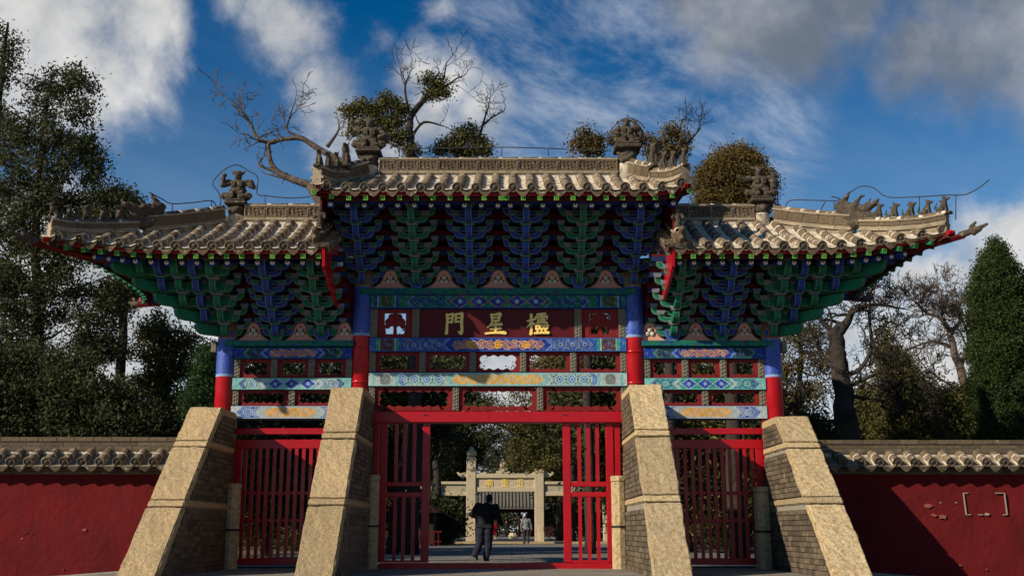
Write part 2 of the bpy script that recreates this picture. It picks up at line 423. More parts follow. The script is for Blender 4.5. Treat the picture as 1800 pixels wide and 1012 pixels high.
# ================================================================== GATE
GATE = empty('memorial_gate', (-.30, 0, 0), 'large painted timber gate with three tiled roofs, red pillars and barred red doors', 'gate')
CX = [-6.31, -3.33, 2.71, 5.74]
def col_mat():
    m_, t, b = new_mat('column_blue_painting')
    pos = t.new('ShaderNodeNewGeometry').outputs['Position']
    d = t.vor(pos, 4.2, rnd_=.6); d2 = t.vor(pos, 17, rnd_=.9)
    ringd = t.m('ABSOLUTE', t.m('SINE', t.m('MULTIPLY', d, 24.0)))
    c = t.mix(t.ss(ringd, .12, .42), (.11, .19, .42), (.008, .040, .34))
    c = t.mix(t.ss(d2, .2, .35, .5, 0), c, (.07, .15, .42))
    c = t.mix(t.ss(d, .10, .16, .85, 0), c, (.14, .05, .12))
    c = t.mix(t.ss(t.noise(pos, 3.2, 7, .7), .60, .74, 0, .7), c, (.40, .47, .58))
    c = t.mix(t.ss(t.noise(pos, 5.5, 7, .7), .58, .7, 0, .8), c, (.008, .02, .22))
    t.put(b.inputs['Base Color'], c); b.inputs['Roughness'].default_value = .55
    return m_
M_colblue = col_mat()
M_band = mat('column_pale_band', (.20, .34, .55), .6, .2, 12, (.55, .6, .62), (.5, .7), 8, .7)
def column(x, zt, zb0, zb1, hoops, first):
    b = MB(); n = 16
    r = .215
    prof = [(r, .0), (r, zb0 - .02), (r + .004, zb0), (r + .004, zb0 + .05), (r + .004, zb0 + .055), (r + .004, zb1 - .07), (r + .004, zb1 - .03), (r, zb1 - .02), (r - .01, zt)]
    b.lathe(prof, n, (x, 0, 0), [0, 0, 2, 2, 1, 1, 2, 3], sm=True)
    o = b.build('column', [M_red, M_colblue, M_band, M_wood], GATE)
    for h in hoops:
        hb = MB(); hb.lathe([(r + .0, -.03), (r + .014, -.025), (r + .014, .02), (r, .03)], 20, (x, 0, h)); hb.build('hoop', M_red, o)
    return o
column(CX[0], Z(560, 0), Z(661, -.2), Z(593, -.2), [], True)
column(CX[3], Z(560, 0), Z(662, -.2), Z(593, -.2), [], True)
column(CX[1], Z(470, 0), Z(589, -.2), Z(501, -.2), [Z(612, -.2), Z(670, -.2)], True)
column(CX[2], Z(470, 0), Z(592, -.2), Z(501, -.2), [Z(617, -.2), Z(672, -.2)], True)

# ---- painted beams: flat print held as colours on a fine sheet
B1, B2, B3 = np.array((.012, .045, .30)), np.array((.05, .16, .55)), np.array((.005, .018, .12))
G1, G2 = np.array((.008, .17, .095)), np.array((.02, .30, .22))
W1, GO, BR = np.array((.44, .50, .50)), np.array((.80, .36, .015)), np.array((.09, .06, .025))
CY = np.array((.20, .48, .46))
def lerp3(c, m_, d): return c * (1 - m_[:, None]) + d[None] * m_[:, None]
def flowers(x, zz, p, pal):
    i = np.round(zz / (p * .87)); off = (i % 2) * p * .5
    j = np.round((x - off) / p)
    ddx = x - off - j * p; ddz = zz - i * p * .87
    r = np.hypot(ddx, ddz) / p; th = np.arctan2(ddz, ddx)
    r = r * (1 + .12 * np.cos(8 * th))
    k = np.clip((r / .62 * len(pal)).astype(int), 0, len(pal) - 1)
    return np.array(pal)[k]
def scroll(x, zz, p, wth=.16):
    j = np.round(x / p); sg = np.where(j % 2 == 0, 1.0, -1.0)
    ddx = x - j * p; ddz = zz - sg * p * .10
    r = np.hypot(ddx, ddz) / p; th = np.arctan2(ddz * sg, ddx) / (2 * np.pi)
    f = (r * 4.2 + th) % 1.0
    wave = np.abs(zz - p * .42 * np.sin(2 * np.pi * x / (2 * p))) / p
    return ((f < wth * 2.2) & (r < .62)) | (wave < .05)
def beam_paint(x, v, L, H, st):
    a = np.abs(x); s = L - a; zz = (v - .5) * H; q = np.abs(zz)
    sc = H
    c = flowers(x - .03, zz, sc * st.get('fp', .92), st['fl'])
    ch0 = st['ch']
    # ends
    e = s - .02
    c = lerp3(c, (e < ch0 + q * 1.0) * 1.0, st['e1'])
    c = lerp3(c, (np.abs(e - ch0 - q * 1.0) < sc * .16) * 1.0, st['e2'])
    c = lerp3(c, (np.abs(e - ch0 - q * 1.0 + .0) < sc * .035) * 1.0, W1 * .7)
    if st.get('box'):
        b0, b1 = st['box']
        ins = (e > b0) & (e < b1)
        c = lerp3(c, ins * 1.0, st['bg'])
        cx = (b0 + b1) / 2; rr = np.hypot(e - cx, zz)
        md = rr < sc * .41
        c = lerp3(c, (ins & md) * 1.0, st['md'])
        th = np.arctan2(zz, e - cx)
        c = lerp3(c, (ins & md & (np.abs(np.sin(rr * 30 / sc + 2 * np.sin(5 * th))) < .38)) * 1.0, st['md2'])
        for edge in (b0, b1):
            c = lerp3(c, (np.abs(e - edge - (.05 if edge == b1 else -.05)) < .035) * 1.0, st['e3'])
            c = lerp3(c, (np.abs(e - edge) < .008) * 1.0, W1)
    # cartouche
    Lc = st['Lc']
    ed = Lc - q * 1.0 - a
    c = lerp3(c, (ed > -sc * .26) * 1.0, st['k0'])
    c = lerp3(c, (ed > -sc * .05) * 1.0, W1 * .75)
    c = lerp3(c, (ed > 0) * 1.0, st['k1'])
    ce = st['ce']; ins = ed > sc * .12
    if ce == 'loz':
        p = sc * 1.45
        f = np.abs(((x / p + .5) % 1.0) - .5) * 2; g = q / (H * .5)
        loz = f + g
        c = lerp3(c, (ins & (loz < .92)) * 1.0, st['z1']); c = lerp3(c, (ins & (loz > 1.08)) * 1.0, st['z2'])
        c = lerp3(c, (ins & (np.abs(loz - 1) < .07)) * 1.0, st['z3'])
        dxx = ((x / p + .5) % 1.0 - .5) * p
        rr = np.hypot(dxx, zz); th = np.arctan2(zz, dxx)
        c = lerp3(c, (ins & (rr < sc * (.10 + .09 * np.cos(4 * th) ** 2)) & (rr > sc * .03)) * 1.0, W1)
    else:
        inn = ed > sc * .5
        sx = scroll(x, zz, sc * .62, .17)
        m_ = inn & sx & (q < sc * .40)
        c = lerp3(c, m_ * 1.0, st['go'])
        if ce == 'speck':
            m2 = inn & (np.sin(x * 70 + 3 * np.sin(zz * 60)) * np.sin(zz * 85 + 2 * np.sin(x * 41)) > .05) & (q < sc * .36)
            c = lerp3(c, m2 * 1.0, st['go'])
        if ce == 'flow':
            for fx in (-.62, 0, .62):
                rr = np.hypot(x - fx, zz * 1.05); th = np.arctan2(zz, x - fx)
                c = lerp3(c, (rr < sc * (.27 + .06 * np.cos(7 * th))) * 1.0, GO * 1.15)
                c = lerp3(c, (np.abs(rr - sc * .15) < sc * .03) * 1.0, BR * 2)
    # fine scrollwork over everything, and brush unevenness
    wv = np.sin(x * 61 + 2.6 * np.sin(zz * 47 + x * 9)) * np.sin(zz * 83 + 2.2 * np.sin(x * 37))
    c = c * (1 - .42 * (wv > .35))[:, None]
    c = lerp3(c, ((wv < -.62) & (np.sin(x * 23 + zz * 31) > -.2)) * .55, W1 * .8)
    # lines at the edges
    c = lerp3(c, (np.abs(v - .5) > .455) * 1.0, st.get('rim', B2))
    return np.clip(c, 0, 1)
def painted_beam(name, x0, x1, z0, z1, yf, yb, st, dens=85, nz=34, plain=(.012, .04, .18), parent=None):
    L, H = (x1 - x0) / 2, z1 - z0
    nx = int((x1 - x0) * dens)
    gx, gz = np.meshgrid(np.linspace(x0, x1, nx + 1), np.linspace(z0, z1, nz + 1))
    vs = np.stack([gx.ravel(), np.full(gx.size, yf), gz.ravel()], 1)
    cc = beam_paint(gx.ravel() - (x0 + x1) / 2, (gz.ravel() - z0) / H, L, H, st)
    i = np.arange(nz)[:, None] * (nx + 1) + np.arange(nx)[None]
    fs = np.stack([i, i + 1, i + nx + 2, i + nx + 1], -1).reshape(-1, 4)
    e = .012   # slightly rounded lower and upper arris
    bx = [(x0, yf, z0), (x1, yf, z0), (x1, yf, z1), (x0, yf, z1), (x0, yf + e, z0 - e), (x1, yf + e, z0 - e), (x1, yf + e, z1 + e), (x0, yf + e, z1 + e),
          (x0, yb, z0 - e), (x1, yb, z0 - e), (x1, yb, z1 + e), (x0, yb, z1 + e)]
    o = len(vs)
    vs = np.vstack([vs, np.array(bx)])
    pc = np.tile(np.array(plain), (12, 1)); cc = np.vstack([cc, pc])
    f2 = [(0, 4, 5, 1), (3, 2, 6, 7), (4, 8, 9, 5), (7, 6, 10, 11), (8, 11, 10, 9), (0, 3, 7, 11), (0, 11, 8, 4), (1, 5, 9, 10), (1, 10, 6, 2)]
    faces = [tuple(map(int, f)) for f in fs] + [tuple(k + o for k in f) for f in f2]
    me = bpy.data.meshes.new(name)
    me.from_pydata(vs.tolist(), [], faces); me.materials.append(M_paint)
    at = me.attributes.new('paint', 'FLOAT_COLOR', 'POINT')
    at.data.foreach_set('color', np.hstack([cc, np.ones((len(cc), 1))]).astype(np.float32).ravel())
    me.update()
    return link(name, me, parent or GATE)
F_green = [BR, B1, G1 * .6, B1, G1, B3, G1]
F_blue = [B3, W1 * .7, B1, B2, B1 * .8, W1 * .5, B1]
F_white = [B3, W1, B2, CY, W1, G2 * .5, W1 * .9]
F_wb = [B1, W1, B1 * 1.5, W1, B2, W1, B1 * 1.2]
F_cy = [B3, W1, G2, CY, B1, G2, CY * .8]
F_dim = [BR, B1, G1 * .5, B3, G1 * .4, BR, B1]
ST1 = dict(fl=F_green, ch=.80, e1=G1, e2=B1, e3=B1, box=(.14, .52), bg=G1, md=BR, md2=G1 * .6, Lc=1.16, k0=G1, k1=B1, ce='loz', z1=B1, z2=G1, z3=GO * .5, rim=B1)
ST2 = dict(fl=F_blue, ch=.72, e1=B2 * .7, e2=B1, e3=G2, box=(.20, .54), bg=BR, md=B3, md2=GO * .4, Lc=1.18, k0=B2, k1=B1, ce='flow', go=GO, rim=B2 * .8)
ST3 = dict(fl=F_white, ch=.62, e1=W1, e2=B2, e3=CY, box=(.14, .55), bg=W1 * .9, md=W1 * .5, md2=G1 * .25, Lc=1.16, k0=W1, k1=CY * .8 + W1 * .2, ce='speck', go=GO, rim=CY)
STA = dict(fl=F_dim, ch=.20, e1=B1, e2=G1, e3=B1, Lc=.66, k0=B2, k1=B1, ce='gold', go=GO, rim=G1 * .7)
STB = dict(fl=F_cy, ch=.16, e1=CY, e2=B1, e3=B1, Lc=.64, k0=W1, k1=CY, ce='loz', z1=B1 * 1.4, z2=G2, z3=W1, rim=CY)
STBL = dict(STB, fl=F_white, k1=W1, z2=CY)
STC = dict(fl=F_wb, ch=.16, e1=W1, e2=B2, e3=B1, Lc=.70, k0=W1, k1=W1 * .85, ce='speck', go=GO * .95, rim=W1 * .9)
XL, XR = CX[1] + .19, CX[2] - .19
YF, YB = -.16, .16
def plain_beam(name, x0, x1, ya, yb_, yf, yb, m_):
    b = MB(); b.box((x0, yf, ya), (x1, yb, yb_)); return bevel(b.build(name, m_, GATE), .012)
M_greencap = mat('green_cap_beam', (.010, .150, .085), .6, .3, 6, (.015, .03, .20), (.5, .58), 9, .8, c3=(.16, .05, .03), a3=.5, s3=4, t3=(.56, .66))
plain_beam('cap_beam', CX[1] - .05, CX[2] + .05, Z(517, -.22), Z(506, -.22), -.235, .22, M_greencap)
painted_beam('painted_beam', XL, XR, Z(541), Z(518.5), YF, YB, ST1)
painted_beam('painted_beam', XL, XR, Z(617), Z(594), YF, YB, ST2)
painted_beam('painted_beam', XL, XR, Z(678), Z(655), YF, YB, ST3, plain=(.02, .05, .12))
lint = plain_beam('lintel', XL - .04, XR + .04, Z(742, -.2), Z(722.5, -.2), -.20, .12, M_red)
for px in (748, 993):
    q = P(px, 729, -.2); b = MB()
    for d in (-.03, .03): b.lathe([(.018, -.004), (.018, .004)], 8, (0, 0, 0), 0, True, Matrix.Translation((q.x + d, -.203, q.z)) @ Matrix.Rotation(R(90), 4, 'X'))
    b.box((q.x - .035, -.206, q.z - .008), (q.x + .035, -.2, q.z + .008))
    b.build('iron_nail_plate', M_iron, lint)
BAYS = ((CX[0] + .19, CX[1] - .19, STBL), (CX[2] + .19, CX[3] - .19, STB))
for bi, (xa, xb, stb) in enumerate(BAYS):
    plain_beam('cap_beam', xa - (.2 if bi == 0 else .04), xb + (.04 if bi == 0 else .2), Z(608, -.22), Z(598, -.22), -.235, .22, M_greencap)
    painted_beam('painted_beam', xa, xb, Z(629.5), Z(611), YF, YB, STA, 95, 28)
    painted_beam('painted_beam', xa, xb, Z(684), Z(664.5), YF, YB, stb, 95, 28, (.02, .10, .10))
    painted_beam('painted_beam', xa, xb, Z(735), Z(713.5), YF, YB, STC, 95, 28, (.03, .05, .14))

# ---- pierced boards and carved struts between the beams
def scallop_hole(hw, hh, nx, nz, amp, n=22):
    pts = []
    def edge(p, q, k):
        p, q = Vector(p), Vector(q); d = q - p; L_ = d.length; nrm = Vector((d.y, -d.x)) / L_
        for i in range(n if d.x else n // 2):
            t = i / (n if d.x else n // 2)
            pts.append(p + d * t + nrm * (amp * (abs(math.sin(math.pi * k * t)) - .55)))
    edge((-hw, -hh), (hw, -hh), nx); edge((hw, -hh), (hw, hh), nz); edge((hw, hh), (-hw, hh), nx); edge((-hw, hh), (-hw, -hh), nz)
    return pts
def pierced_board(x0, x1, z0, z1, hw, hh, nx, nz, amp, yf=-.06, th=.05):
    cx, cz = (x0 + x1) / 2, (z0 + z1) / 2
    W_, H_ = (x1 - x0) / 2, (z1 - z0) / 2
    hole = scallop_hole(hw, hh, nx, nz, amp)
    outer = []
    k = len(hole)
    for i, p in enumerate(hole):
        # same place along the outer rectangle
        u, v = p.x / hw, p.y / hh
        m_ = max(abs(u), abs(v))
        if abs(abs(u) - m_) < 1e-6: outer.append(Vector((math.copysign(W_, u), max(-1, min(1, v / m_)) * H_)))
        else: outer.append(Vector((max(-1, min(1, u / m_)) * W_, math.copysign(H_, v))))
    # snap the corners so the board stays rectangular
    for sx in (-1, 1):
        for sz in (-1, 1):
            j = min(range(k), key=lambda i: (outer[i] - Vector((sx * W_, sz * H_))).length); outer[j] = Vector((sx * W_, sz * H_))
    b = MB(); vs = []
    for y in (yf, yf + th):
        vs += [(cx + p.x, y, cz + p.y) for p in outer] + [(cx + p.x, y, cz + p.y) for p in hole]
    fs = []
    for i in range(k):
        j = (i + 1) % k
        fs += [(i, j, k + j, k + i), (2 * k + i, 3 * k + i, 3 * k + j, 2 * k + j), (k + i, k + j, 3 * k + j, 3 * k + i)]
    b.add(vs, fs, 0)
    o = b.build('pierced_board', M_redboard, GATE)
    # raised moulding round the board
    f = MB(); wd = .022
    for (xa, za, xb, zb) in ((x0, z0, x1, z0 + wd), (x0, z1 - wd, x1, z1), (x0, z0 + wd, x0 + wd, z1 - wd), (x1 - wd, z0 + wd, x1, z1 - wd)):
        f.box((xa, yf - .014, za), (xb, yf + .002, zb))
    f.build('moulding', M_redboard, o)
    return o
strut_cache = {}
def strut(x, wd, z0, z1):
    b = MB(); b.box((x - wd / 2, -.115, z0), (x + wd / 2, .09, z1))
    n = max(2, int((z1 - z0) / .07))
    for i in range(n):   # carved leaf bosses
        zc = z0 + (i + .5) * (z1 - z0) / n
        for s_ in (-1, 1):
            b.lathe([(.030, 0), (.024, .010), (.008, .016)], 6, (0, 0, 0), 0, True, Matrix.Translation((x + s_ * wd * .2, -.113, zc + s_ * .012)) @ Matrix.Rotation(R(90), 4, 'X'))
    return b.build('carved_strut', M_strut, GATE)
def board_row(x0, x1, y0, y1, n, hwf, hhf, nx, nz, amp, wd=.135):
    z0, z1 = Z(y1, -.1), Z(y0, -.1)
    pw = (x1 - x0 - wd) / n
    for i in range(n + 1):
        strut(x0 + wd / 2 + i * pw, wd, z0, z1)
    for i in range(n):
        a, b_ = x0 + wd + i * pw, x0 + (i + 1) * pw
        pierced_board(a, b_, z0, z1, (b_ - a) / 2 * hwf, (z1 - z0) / 2 * hhf, nx, nz, amp)
board_row(XL, XR, 618.5, 653.5, 5, .80, .66, 4, 2, .045)
board_row(XL, XR, 679.5, 721, 3, .86, .60, 7, 2, .055)
for xa, xb, _ in BAYS:
    board_row(xa, xb, 631, 663, 3, .70, .62, 3, 2, .045)
    board_row(xa, xb, 685.5, 712, 2, .80, .60, 6, 2, .045)

# ---- name board row
z0, z1 = Z(593, -.1), Z(543, -.1)
wd = .155
xs = [P(660.5, 570, -.1).x, P(731, 570, -.1).x, P(1016, 570, -.1).x, P(1083, 570, -.1).x]
xs = [XL + wd / 2, xs[1], xs[2], XR - wd / 2]
for x in xs: strut(x, wd, z0, z1)
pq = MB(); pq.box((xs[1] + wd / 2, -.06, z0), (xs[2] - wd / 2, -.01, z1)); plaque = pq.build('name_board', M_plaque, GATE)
def cloud_panel(x0, x1):
    cx, cz = (x0 + x1) / 2, (z0 + z1) / 2; b = MB()
    W_, H_ = (x1 - x0) / 2, (z1 - z0) / 2; h = .235
    for (xa, za, xb, zb) in ((-W_, -H_, W_, -h), (-W_, h, W_, H_), (-W_, -h, -h, h), (h, -h, W_, h)):
        b.box((cx + xa, -.06, cz + za), (cx + xb, -.015, cz + zb))
    o = b.build('pierced_board', M_redboard, GATE)
    f = MB()
    for i, (ux, uz, r_) in enumerate(((0, .06, .135), (-.13, .03, .10), (.13, .03, .10), (-.085, .15, .075), (.085, .15, .075), (0, .19, .065), (-.17, -.055, .06), (.17, -.055, .06))):
        f.lathe([(r_, -.045 + i * .001), (r_, -.012 + i * .001), (r_ * .72, -.004 + i * .001)], 14, (0, 0, 0), 0, False, Matrix.Translation((cx + ux, -.062, cz + uz)) @ Matrix.Rotation(R(90), 4, 'X'))
    f.prism([(-.045, -.24), (.045, -.24), (.035, -.10), (.07, 0), (-.07, 0), (-.035, -.10)], -.048, -.022, mi=0, M=Matrix.Translation((cx, 0, cz)))
    for s_ in (-1, 1):
        f.prism([(s_ * q[0], q[1]) for q in ((.20, -.235), (.235, -.235), (.235, .0), (.21, -.13))][::s_], -.05, -.02, M=Matrix.Translation((cx, 0, cz)))
    f.build('cloud_carving', M_redboard, o)
cloud_panel(xs[0] + wd / 2, xs[1] - wd / 2)
cloud_panel(xs[2] + wd / 2, xs[3] - wd / 2)

# ---- gilt characters, stroke by stroke
MEN = [[(17, 96, 7), (19, 70, 6), (17, 30, 6), (15, 2, 8)], [(17, 91, 5), (32, 94, 5), (46, 97, 7)], [(46, 97, 7), (43, 78, 5), (40, 54, 5)], [(20, 75, 4), (42, 78, 4)], [(19, 57, 4), (41, 59, 5)],
       [(58, 96, 7), (59, 75, 5), (57, 57, 5)], [(58, 95, 5), (75, 98, 5), (90, 99, 8)], [(88, 99, 8), (86, 60, 7), (88, 22, 7), (84, 2, 9)], [(84, 2, 8), (76, 9, 5), (69, 14, 2)], [(60, 77, 4), (84, 79, 4)], [(59, 59, 4), (84, 61, 4)]]
XING = [[(30, 96, 7), (33, 78, 5), (36, 60, 6)], [(32, 92, 5), (52, 95, 5), (73, 98, 8)], [(73, 98, 8), (68, 80, 6), (64, 62, 6)], [(34, 79, 4), (66, 81, 4)], [(36, 64, 4), (64, 66, 5)],
        [(34, 54, 6), (27, 44, 5), (12, 32, 2)], [(26, 42, 4), (50, 45, 5), (80, 48, 7)], [(26, 24, 4), (50, 26, 5), (76, 28, 6)], [(2, 3, 5), (30, 6, 5), (70, 8, 6), (98, 7, 9)], [(51, 58, 6), (50, 30, 6), (49, 6, 6)]]
LING = [[(1, 63, 4), (20, 68, 5), (38, 72, 5)], [(20, 96, 7), (21, 60, 7), (20, 20, 6), (18, 0, 8)], [(20, 66, 5), (12, 46, 4), (-2, 30, 2)], [(22, 60, 4), (28, 52, 5), (36, 48, 6)],
        [(46, 94, 5), (68, 97, 5), (88, 98, 6)], [(43, 84, 6), (41, 76, 5), (39, 70, 3)], [(42, 82, 4), (70, 85, 5), (98, 84, 7), (92, 72, 4)], [(69, 96, 6), (69, 76, 6), (68, 56, 5)],
        [(50, 74, 4), (58, 71, 5)], [(49, 64, 4), (58, 61, 5)], [(77, 74, 5), (84, 71, 4)], [(77, 65, 5), (88, 60, 6)], [(44, 53, 4), (70, 55, 4), (96, 54, 5)],
        [(42, 42, 5), (44, 24, 4)], [(42, 40, 4), (58, 42, 5)], [(58, 42, 5), (56, 24, 4)], [(62, 43, 4), (62, 25, 4)], [(62, 41, 4), (77, 42, 4)], [(77, 42, 4), (75, 25, 4)],
        [(81, 43, 4), (81, 25, 4)], [(81, 41, 4), (98, 43, 6)], [(98, 43, 6), (94, 25, 4)], [(40, 24, 4), (70, 25, 4), (96, 26, 4)], [(50, 22, 5), (48, 8, 5)], [(68, 22, 5), (68, 8, 5)], [(86, 22, 5), (88, 8, 5)], [(34, 4, 5), (68, 6, 5), (102, 7, 7)]]
YA = [[(12, 93, 4), (88, 95, 5)], [(6, 5, 4), (94, 6, 5)], [(38, 92, 4), (38, 6, 4)], [(62, 92, 4), (62, 6, 4)], [(38, 70, 4), (15, 70, 4), (15, 34, 4), (38, 34, 4)], [(62, 70, 4), (86, 70, 4), (86, 34, 4), (62, 34, 4)]]
SHENG = [[(8, 94, 4), (54, 96, 4)], [(18, 94, 4), (18, 52, 4)], [(43, 95, 4), (43, 42, 4)], [(18, 80, 3), (42, 80, 3)], [(18, 67, 3), (42, 67, 3)], [(4, 49, 4), (54, 54, 4)], [(60, 90, 4), (60, 58, 4)], [(60, 89, 4), (90, 90, 4), (87, 58, 4)], [(60, 60, 4), (87, 60, 4)],
         [(18, 37, 4), (82, 38, 4)], [(24, 21, 4), (76, 22, 4)], [(4, 3, 4), (96, 4, 5)], [(50, 37, 4), (50, 4, 4)]]
MIAO = [[(50, 99, 5), (54, 90, 4)], [(14, 86, 4), (96, 88, 4)], [(15, 86, 4), (12, 40, 4), (2, 2, 2)], [(24, 72, 3), (56, 73, 3)], [(40, 84, 4), (40, 62, 3)], [(27, 62, 4), (27, 36, 4)], [(27, 61, 3), (53, 61, 4), (53, 36, 4)], [(27, 49, 3), (53, 49, 3)], [(27, 37, 3), (53, 37, 3)], [(20, 24, 4), (60, 25, 4)], [(40, 37, 4), (40, 0, 4)],
        [(66, 76, 4), (65, 30, 4), (60, 2, 2)], [(66, 75, 4), (92, 76, 4), (91, 4, 5)], [(66, 54, 3), (91, 54, 3)], [(66, 34, 3), (91, 34, 3)]]
def character(strokes, cx, cz, size, yf, dep, m_, parent):
    b = MB(); s_ = size / 100
    for k, stt in enumerate(strokes):
        pts = [Vector((p[0] - 50, p[1] - 50)) for p in stt]; ws = [p[2] for p in stt]
        # smooth resample
        left, right = [], []
        for i, p in enumerate(pts):
            t = pts[min(i + 1, len(pts) - 1)] - pts[max(0, i - 1)]; t.normalize(); n_ = Vector((-t.y, t.x))
            if i == 0: left.append(p - t * ws[i] * .7 + n_ * ws[i] * .25)
            left.append(p + n_ * ws[i]); right.append(p - n_ * ws[i])
            if i == len(pts) - 1: left.append(p + t * ws[i] * .75 - n_ * ws[i] * .35)
        poly = left + right[::-1]
        poly = [(cx + p.x * s_, cz + p.y * s_) for p in poly]
        ar = sum(poly[i][0] * poly[(i + 1) % len(poly)][1] - poly[(i + 1) % len(poly)][0] * poly[i][1] for i in range(len(poly)))
        if ar < 0: poly = poly[::-1]
        b.prism(poly, yf - dep - k * .0011, yf + .004)
    return b.build('gilt_character', m_, parent)
for gl, px, sz in ((MEN, 798, .47), (XING, 871, .47), (LING, 945, .47)):
    q = P(px, 569, -.06); character(gl, q.x, q.z, sz, -.06, .018, M_gold, plaque)

# ---- doors
def bar(b, xa, xb, za, zb, yf, yb, mi=0): b.box((xa, yf, za), (xb, yb, zb), mi)
thr = plain_beam('threshold', P(664, 990, -.2).x, P(1084, 990, -.2).x, -.03, Z(989, -.2), -.16, .06, M_red)
def leaf_center(xs_, ytop, rails, xbars):
    zt, zb_ = Z(ytop, -.1), Z(988, -.1)
    o = None; b = MB()
    (a, b0, c, d) = xs_
    b.box((a, -.10, zb_), (b0, -.02, zt)); b.box((c, -.10, zb_), (d, -.02, zt))
    for (r0, r1) in rails: b.box((b0, -.094, Z(r1, -.1)), (c, -.026, Z(r0, -.1)))
    o = bevel(b.build('gate_leaf', M_red, GATE), .012)
    secs = [(zt, Z(rails[0][0], -.1)), (Z(rails[1][1], -.1), zb_)]
    for (zh, zl) in secs:
        for x in xbars:
            q = MB(); q.box((x - .038, -.082, zl + (.0 if zl > .5 else .05)), (x + .038, -.036, zh)); q.build('gate_bar', M_red, o)
    q = MB(); q.box((b0, -.094, zb_), (c, -.026, zb_ + .05)); q.build('bottom_rail', M_red, o)
    return o
gx = lambda px: P(px, 850, -.1).x
leaf_center((gx(666), gx(679), gx(741), gx(755)), 742, ((846, 854), (864, 873)), [gx(695), gx(710), gx(727)])
leaf_center((gx(990), gx(1004), gx(1066), gx(1080)), 742, ((846, 855), (864, 873)), [gx(1019), gx(1035), gx(1051)])
for px0, px1 in ((655, 664), (1082, 1092)):
    b = MB(); b.box((P(px0, 850, -.06).x, -.08, 0), (P(px1, 850, -.06).x, .08, Z(742, -.1))); bevel(b.build('door_post', M_red, GATE), .01)
def side_door(x0, x1, xs_, first):
    """frame, tall barred leaf"""
    zt, zl = Z(772, -.1), Z(788, -.1); zb_ = Z(992, -.1)
    b = MB(); b.box((x0, -.11, 0), (x0 + .10, .0, Z(736, -.1))); b.box((x1 - .10, -.11, 0), (x1, .0, Z(736, -.1)))
    b.box((x0 + .1, -.10, Z(763, -.1)), (x1 - .1, -.01, Z(752, -.1)))
    bevel(b.build('door_frame', M_red, GATE), .01)
    b = MB(); b.box((x0 + .11, -.10, zl), (x1 - .11, -.02, zt)); b.box((x0 + .11, -.10, zb_), (x0 + .27, -.02, zl)); b.box((x1 - .27, -.10, zb_), (x1 - .11, -.02, zl))
    b.box((x0 + .27, -.10, zb_), (x1 - .27, -.02, zb_ + .14))
    for yy_ in (866, 914): b.box((x0 + .27, -.045, Z(yy_ + 3, -.05)), (x1 - .27, -.022, Z(yy_ - 3, -.05)))
    o = bevel(b.build('gate_leaf', M_red, GATE), .01)
    n = 13; a, c = x0 + .27, x1 - .27
    for i in range(n):
        x = a + (i + .5) * (c - a) / n
        q = MB(); q.box((x - .036, -.095, zb_ + .14), (x + .036, -.047, zl)); q.build('gate_bar', M_red, o)
side_door(CX[0] + .2, CX[1] - .2, None, 1)
side_door(CX[2] + .2, CX[3] - .2, None, 0)
for s_, x0 in ((-1, CX[0] - .22), (1, CX[3] + .22)):   # beam ends that stick out beyond the outer pillars
    b = MB(); b.box((min(x0, x0 + s_ * .12), -.10, Z(618)), (max(x0, x0 + s_ * .12), .10, Z(598))); bevel(b.build('beam_end', M_strut, GATE), .01)
# ================================================================== BRACKETS
def inset_prism(poly, d0, d1, rim, mats3, c=None):
    """boat-shaped arm with a painted outline on its front"""
    b = MB(); n = len(poly)
    cx = sum(p[0] for p in poly) / n; cz = sum(p[1] for p in poly) / n
    ins = []
    for i in range(n):
        p0, p1, p2 = Vector(poly[i - 1]), Vector(poly[i]), Vector(poly[(i + 1) % n])
        a, c_ = (p1 - p0).normalized(), (p2 - p1).normalized()
        nn_ = (Vector((-a.y, a.x)) + Vector((-c_.y, c_.x)))
        nn_ = nn_.normalized() if nn_.length > 1e-6 else Vector((-a.y, a.x))
        ins.append(p1 + nn_ * rim)
    vs = [(p[0], d0, p[1]) for p in poly] + [(p[0], d1, p[1]) for p in poly] + [(p.x, d0, p.y) for p in ins]
    fs, mi = [], []
    for i in range(n):
        j = (i + 1) % n
        fs += [(i, j, j + n, i + n), (i, i + 2 * n, j + 2 * n, j)]; mi += [0, 1]
    fs += [tuple(range(2 * n, 3 * n))[::-1], tuple(range(n, 2 * n))]; mi += [0, 0]
    return b.add(vs, [f[::-1] for f in fs], mi)
def arm_poly(L):
    h = .165
    return [(-L + .16, 0), (L - .16, 0), (L - .07, .025), (L - .018, .075), (L, h), (L - .11, h), (L - .15, .115), (L - .21, .10), (-L + .21, .10), (-L + .15, .115), (-L + .11, h), (-L, h), (-L + .018, .075), (-L + .07, .025)]
def tongue_mesh(name, ln, m_, top=False):
    """arm that reaches forward, seen end-on as a curved tongue; edges lined in pale paint"""
    f = -ln
    if top: pr = [(.1, .24), (.1, .0), (f + .30, -.02), (f + .12, .0), (f + .03, .08), (f - .02, .20), (f - .06, .33), (f + .10, .36), (f + .2, .24)]
    else: pr = [(.1, .19), (.1, .0), (f + .26, -.02), (f + .12, -.005), (f + .03, .05), (f - .01, .13), (f - .015, .19)]
    b = MB()
    for (xa, xb, mi) in ((-.066, -.055, 1), (-.055, .055, 0), (.055, .066, 1)):
        b.prism([(p[0], p[1]) for p in pr][::-1], xa, xb, 'yz', 0, side_mi=mi)
    return b.mesh(name, [m_, M_pale])
def dou_mesh(name, wt, wb, h, m_, rim=M_pale):
    po = [(-wb / 2, 0), (wb / 2, 0), (wt / 2, h * .5), (wt / 2, h), (-wt / 2, h), (-wt / 2, h * .5)]
    return inset_prism(po, -.09, .09, .015, None).mesh(name, [m_, rim])
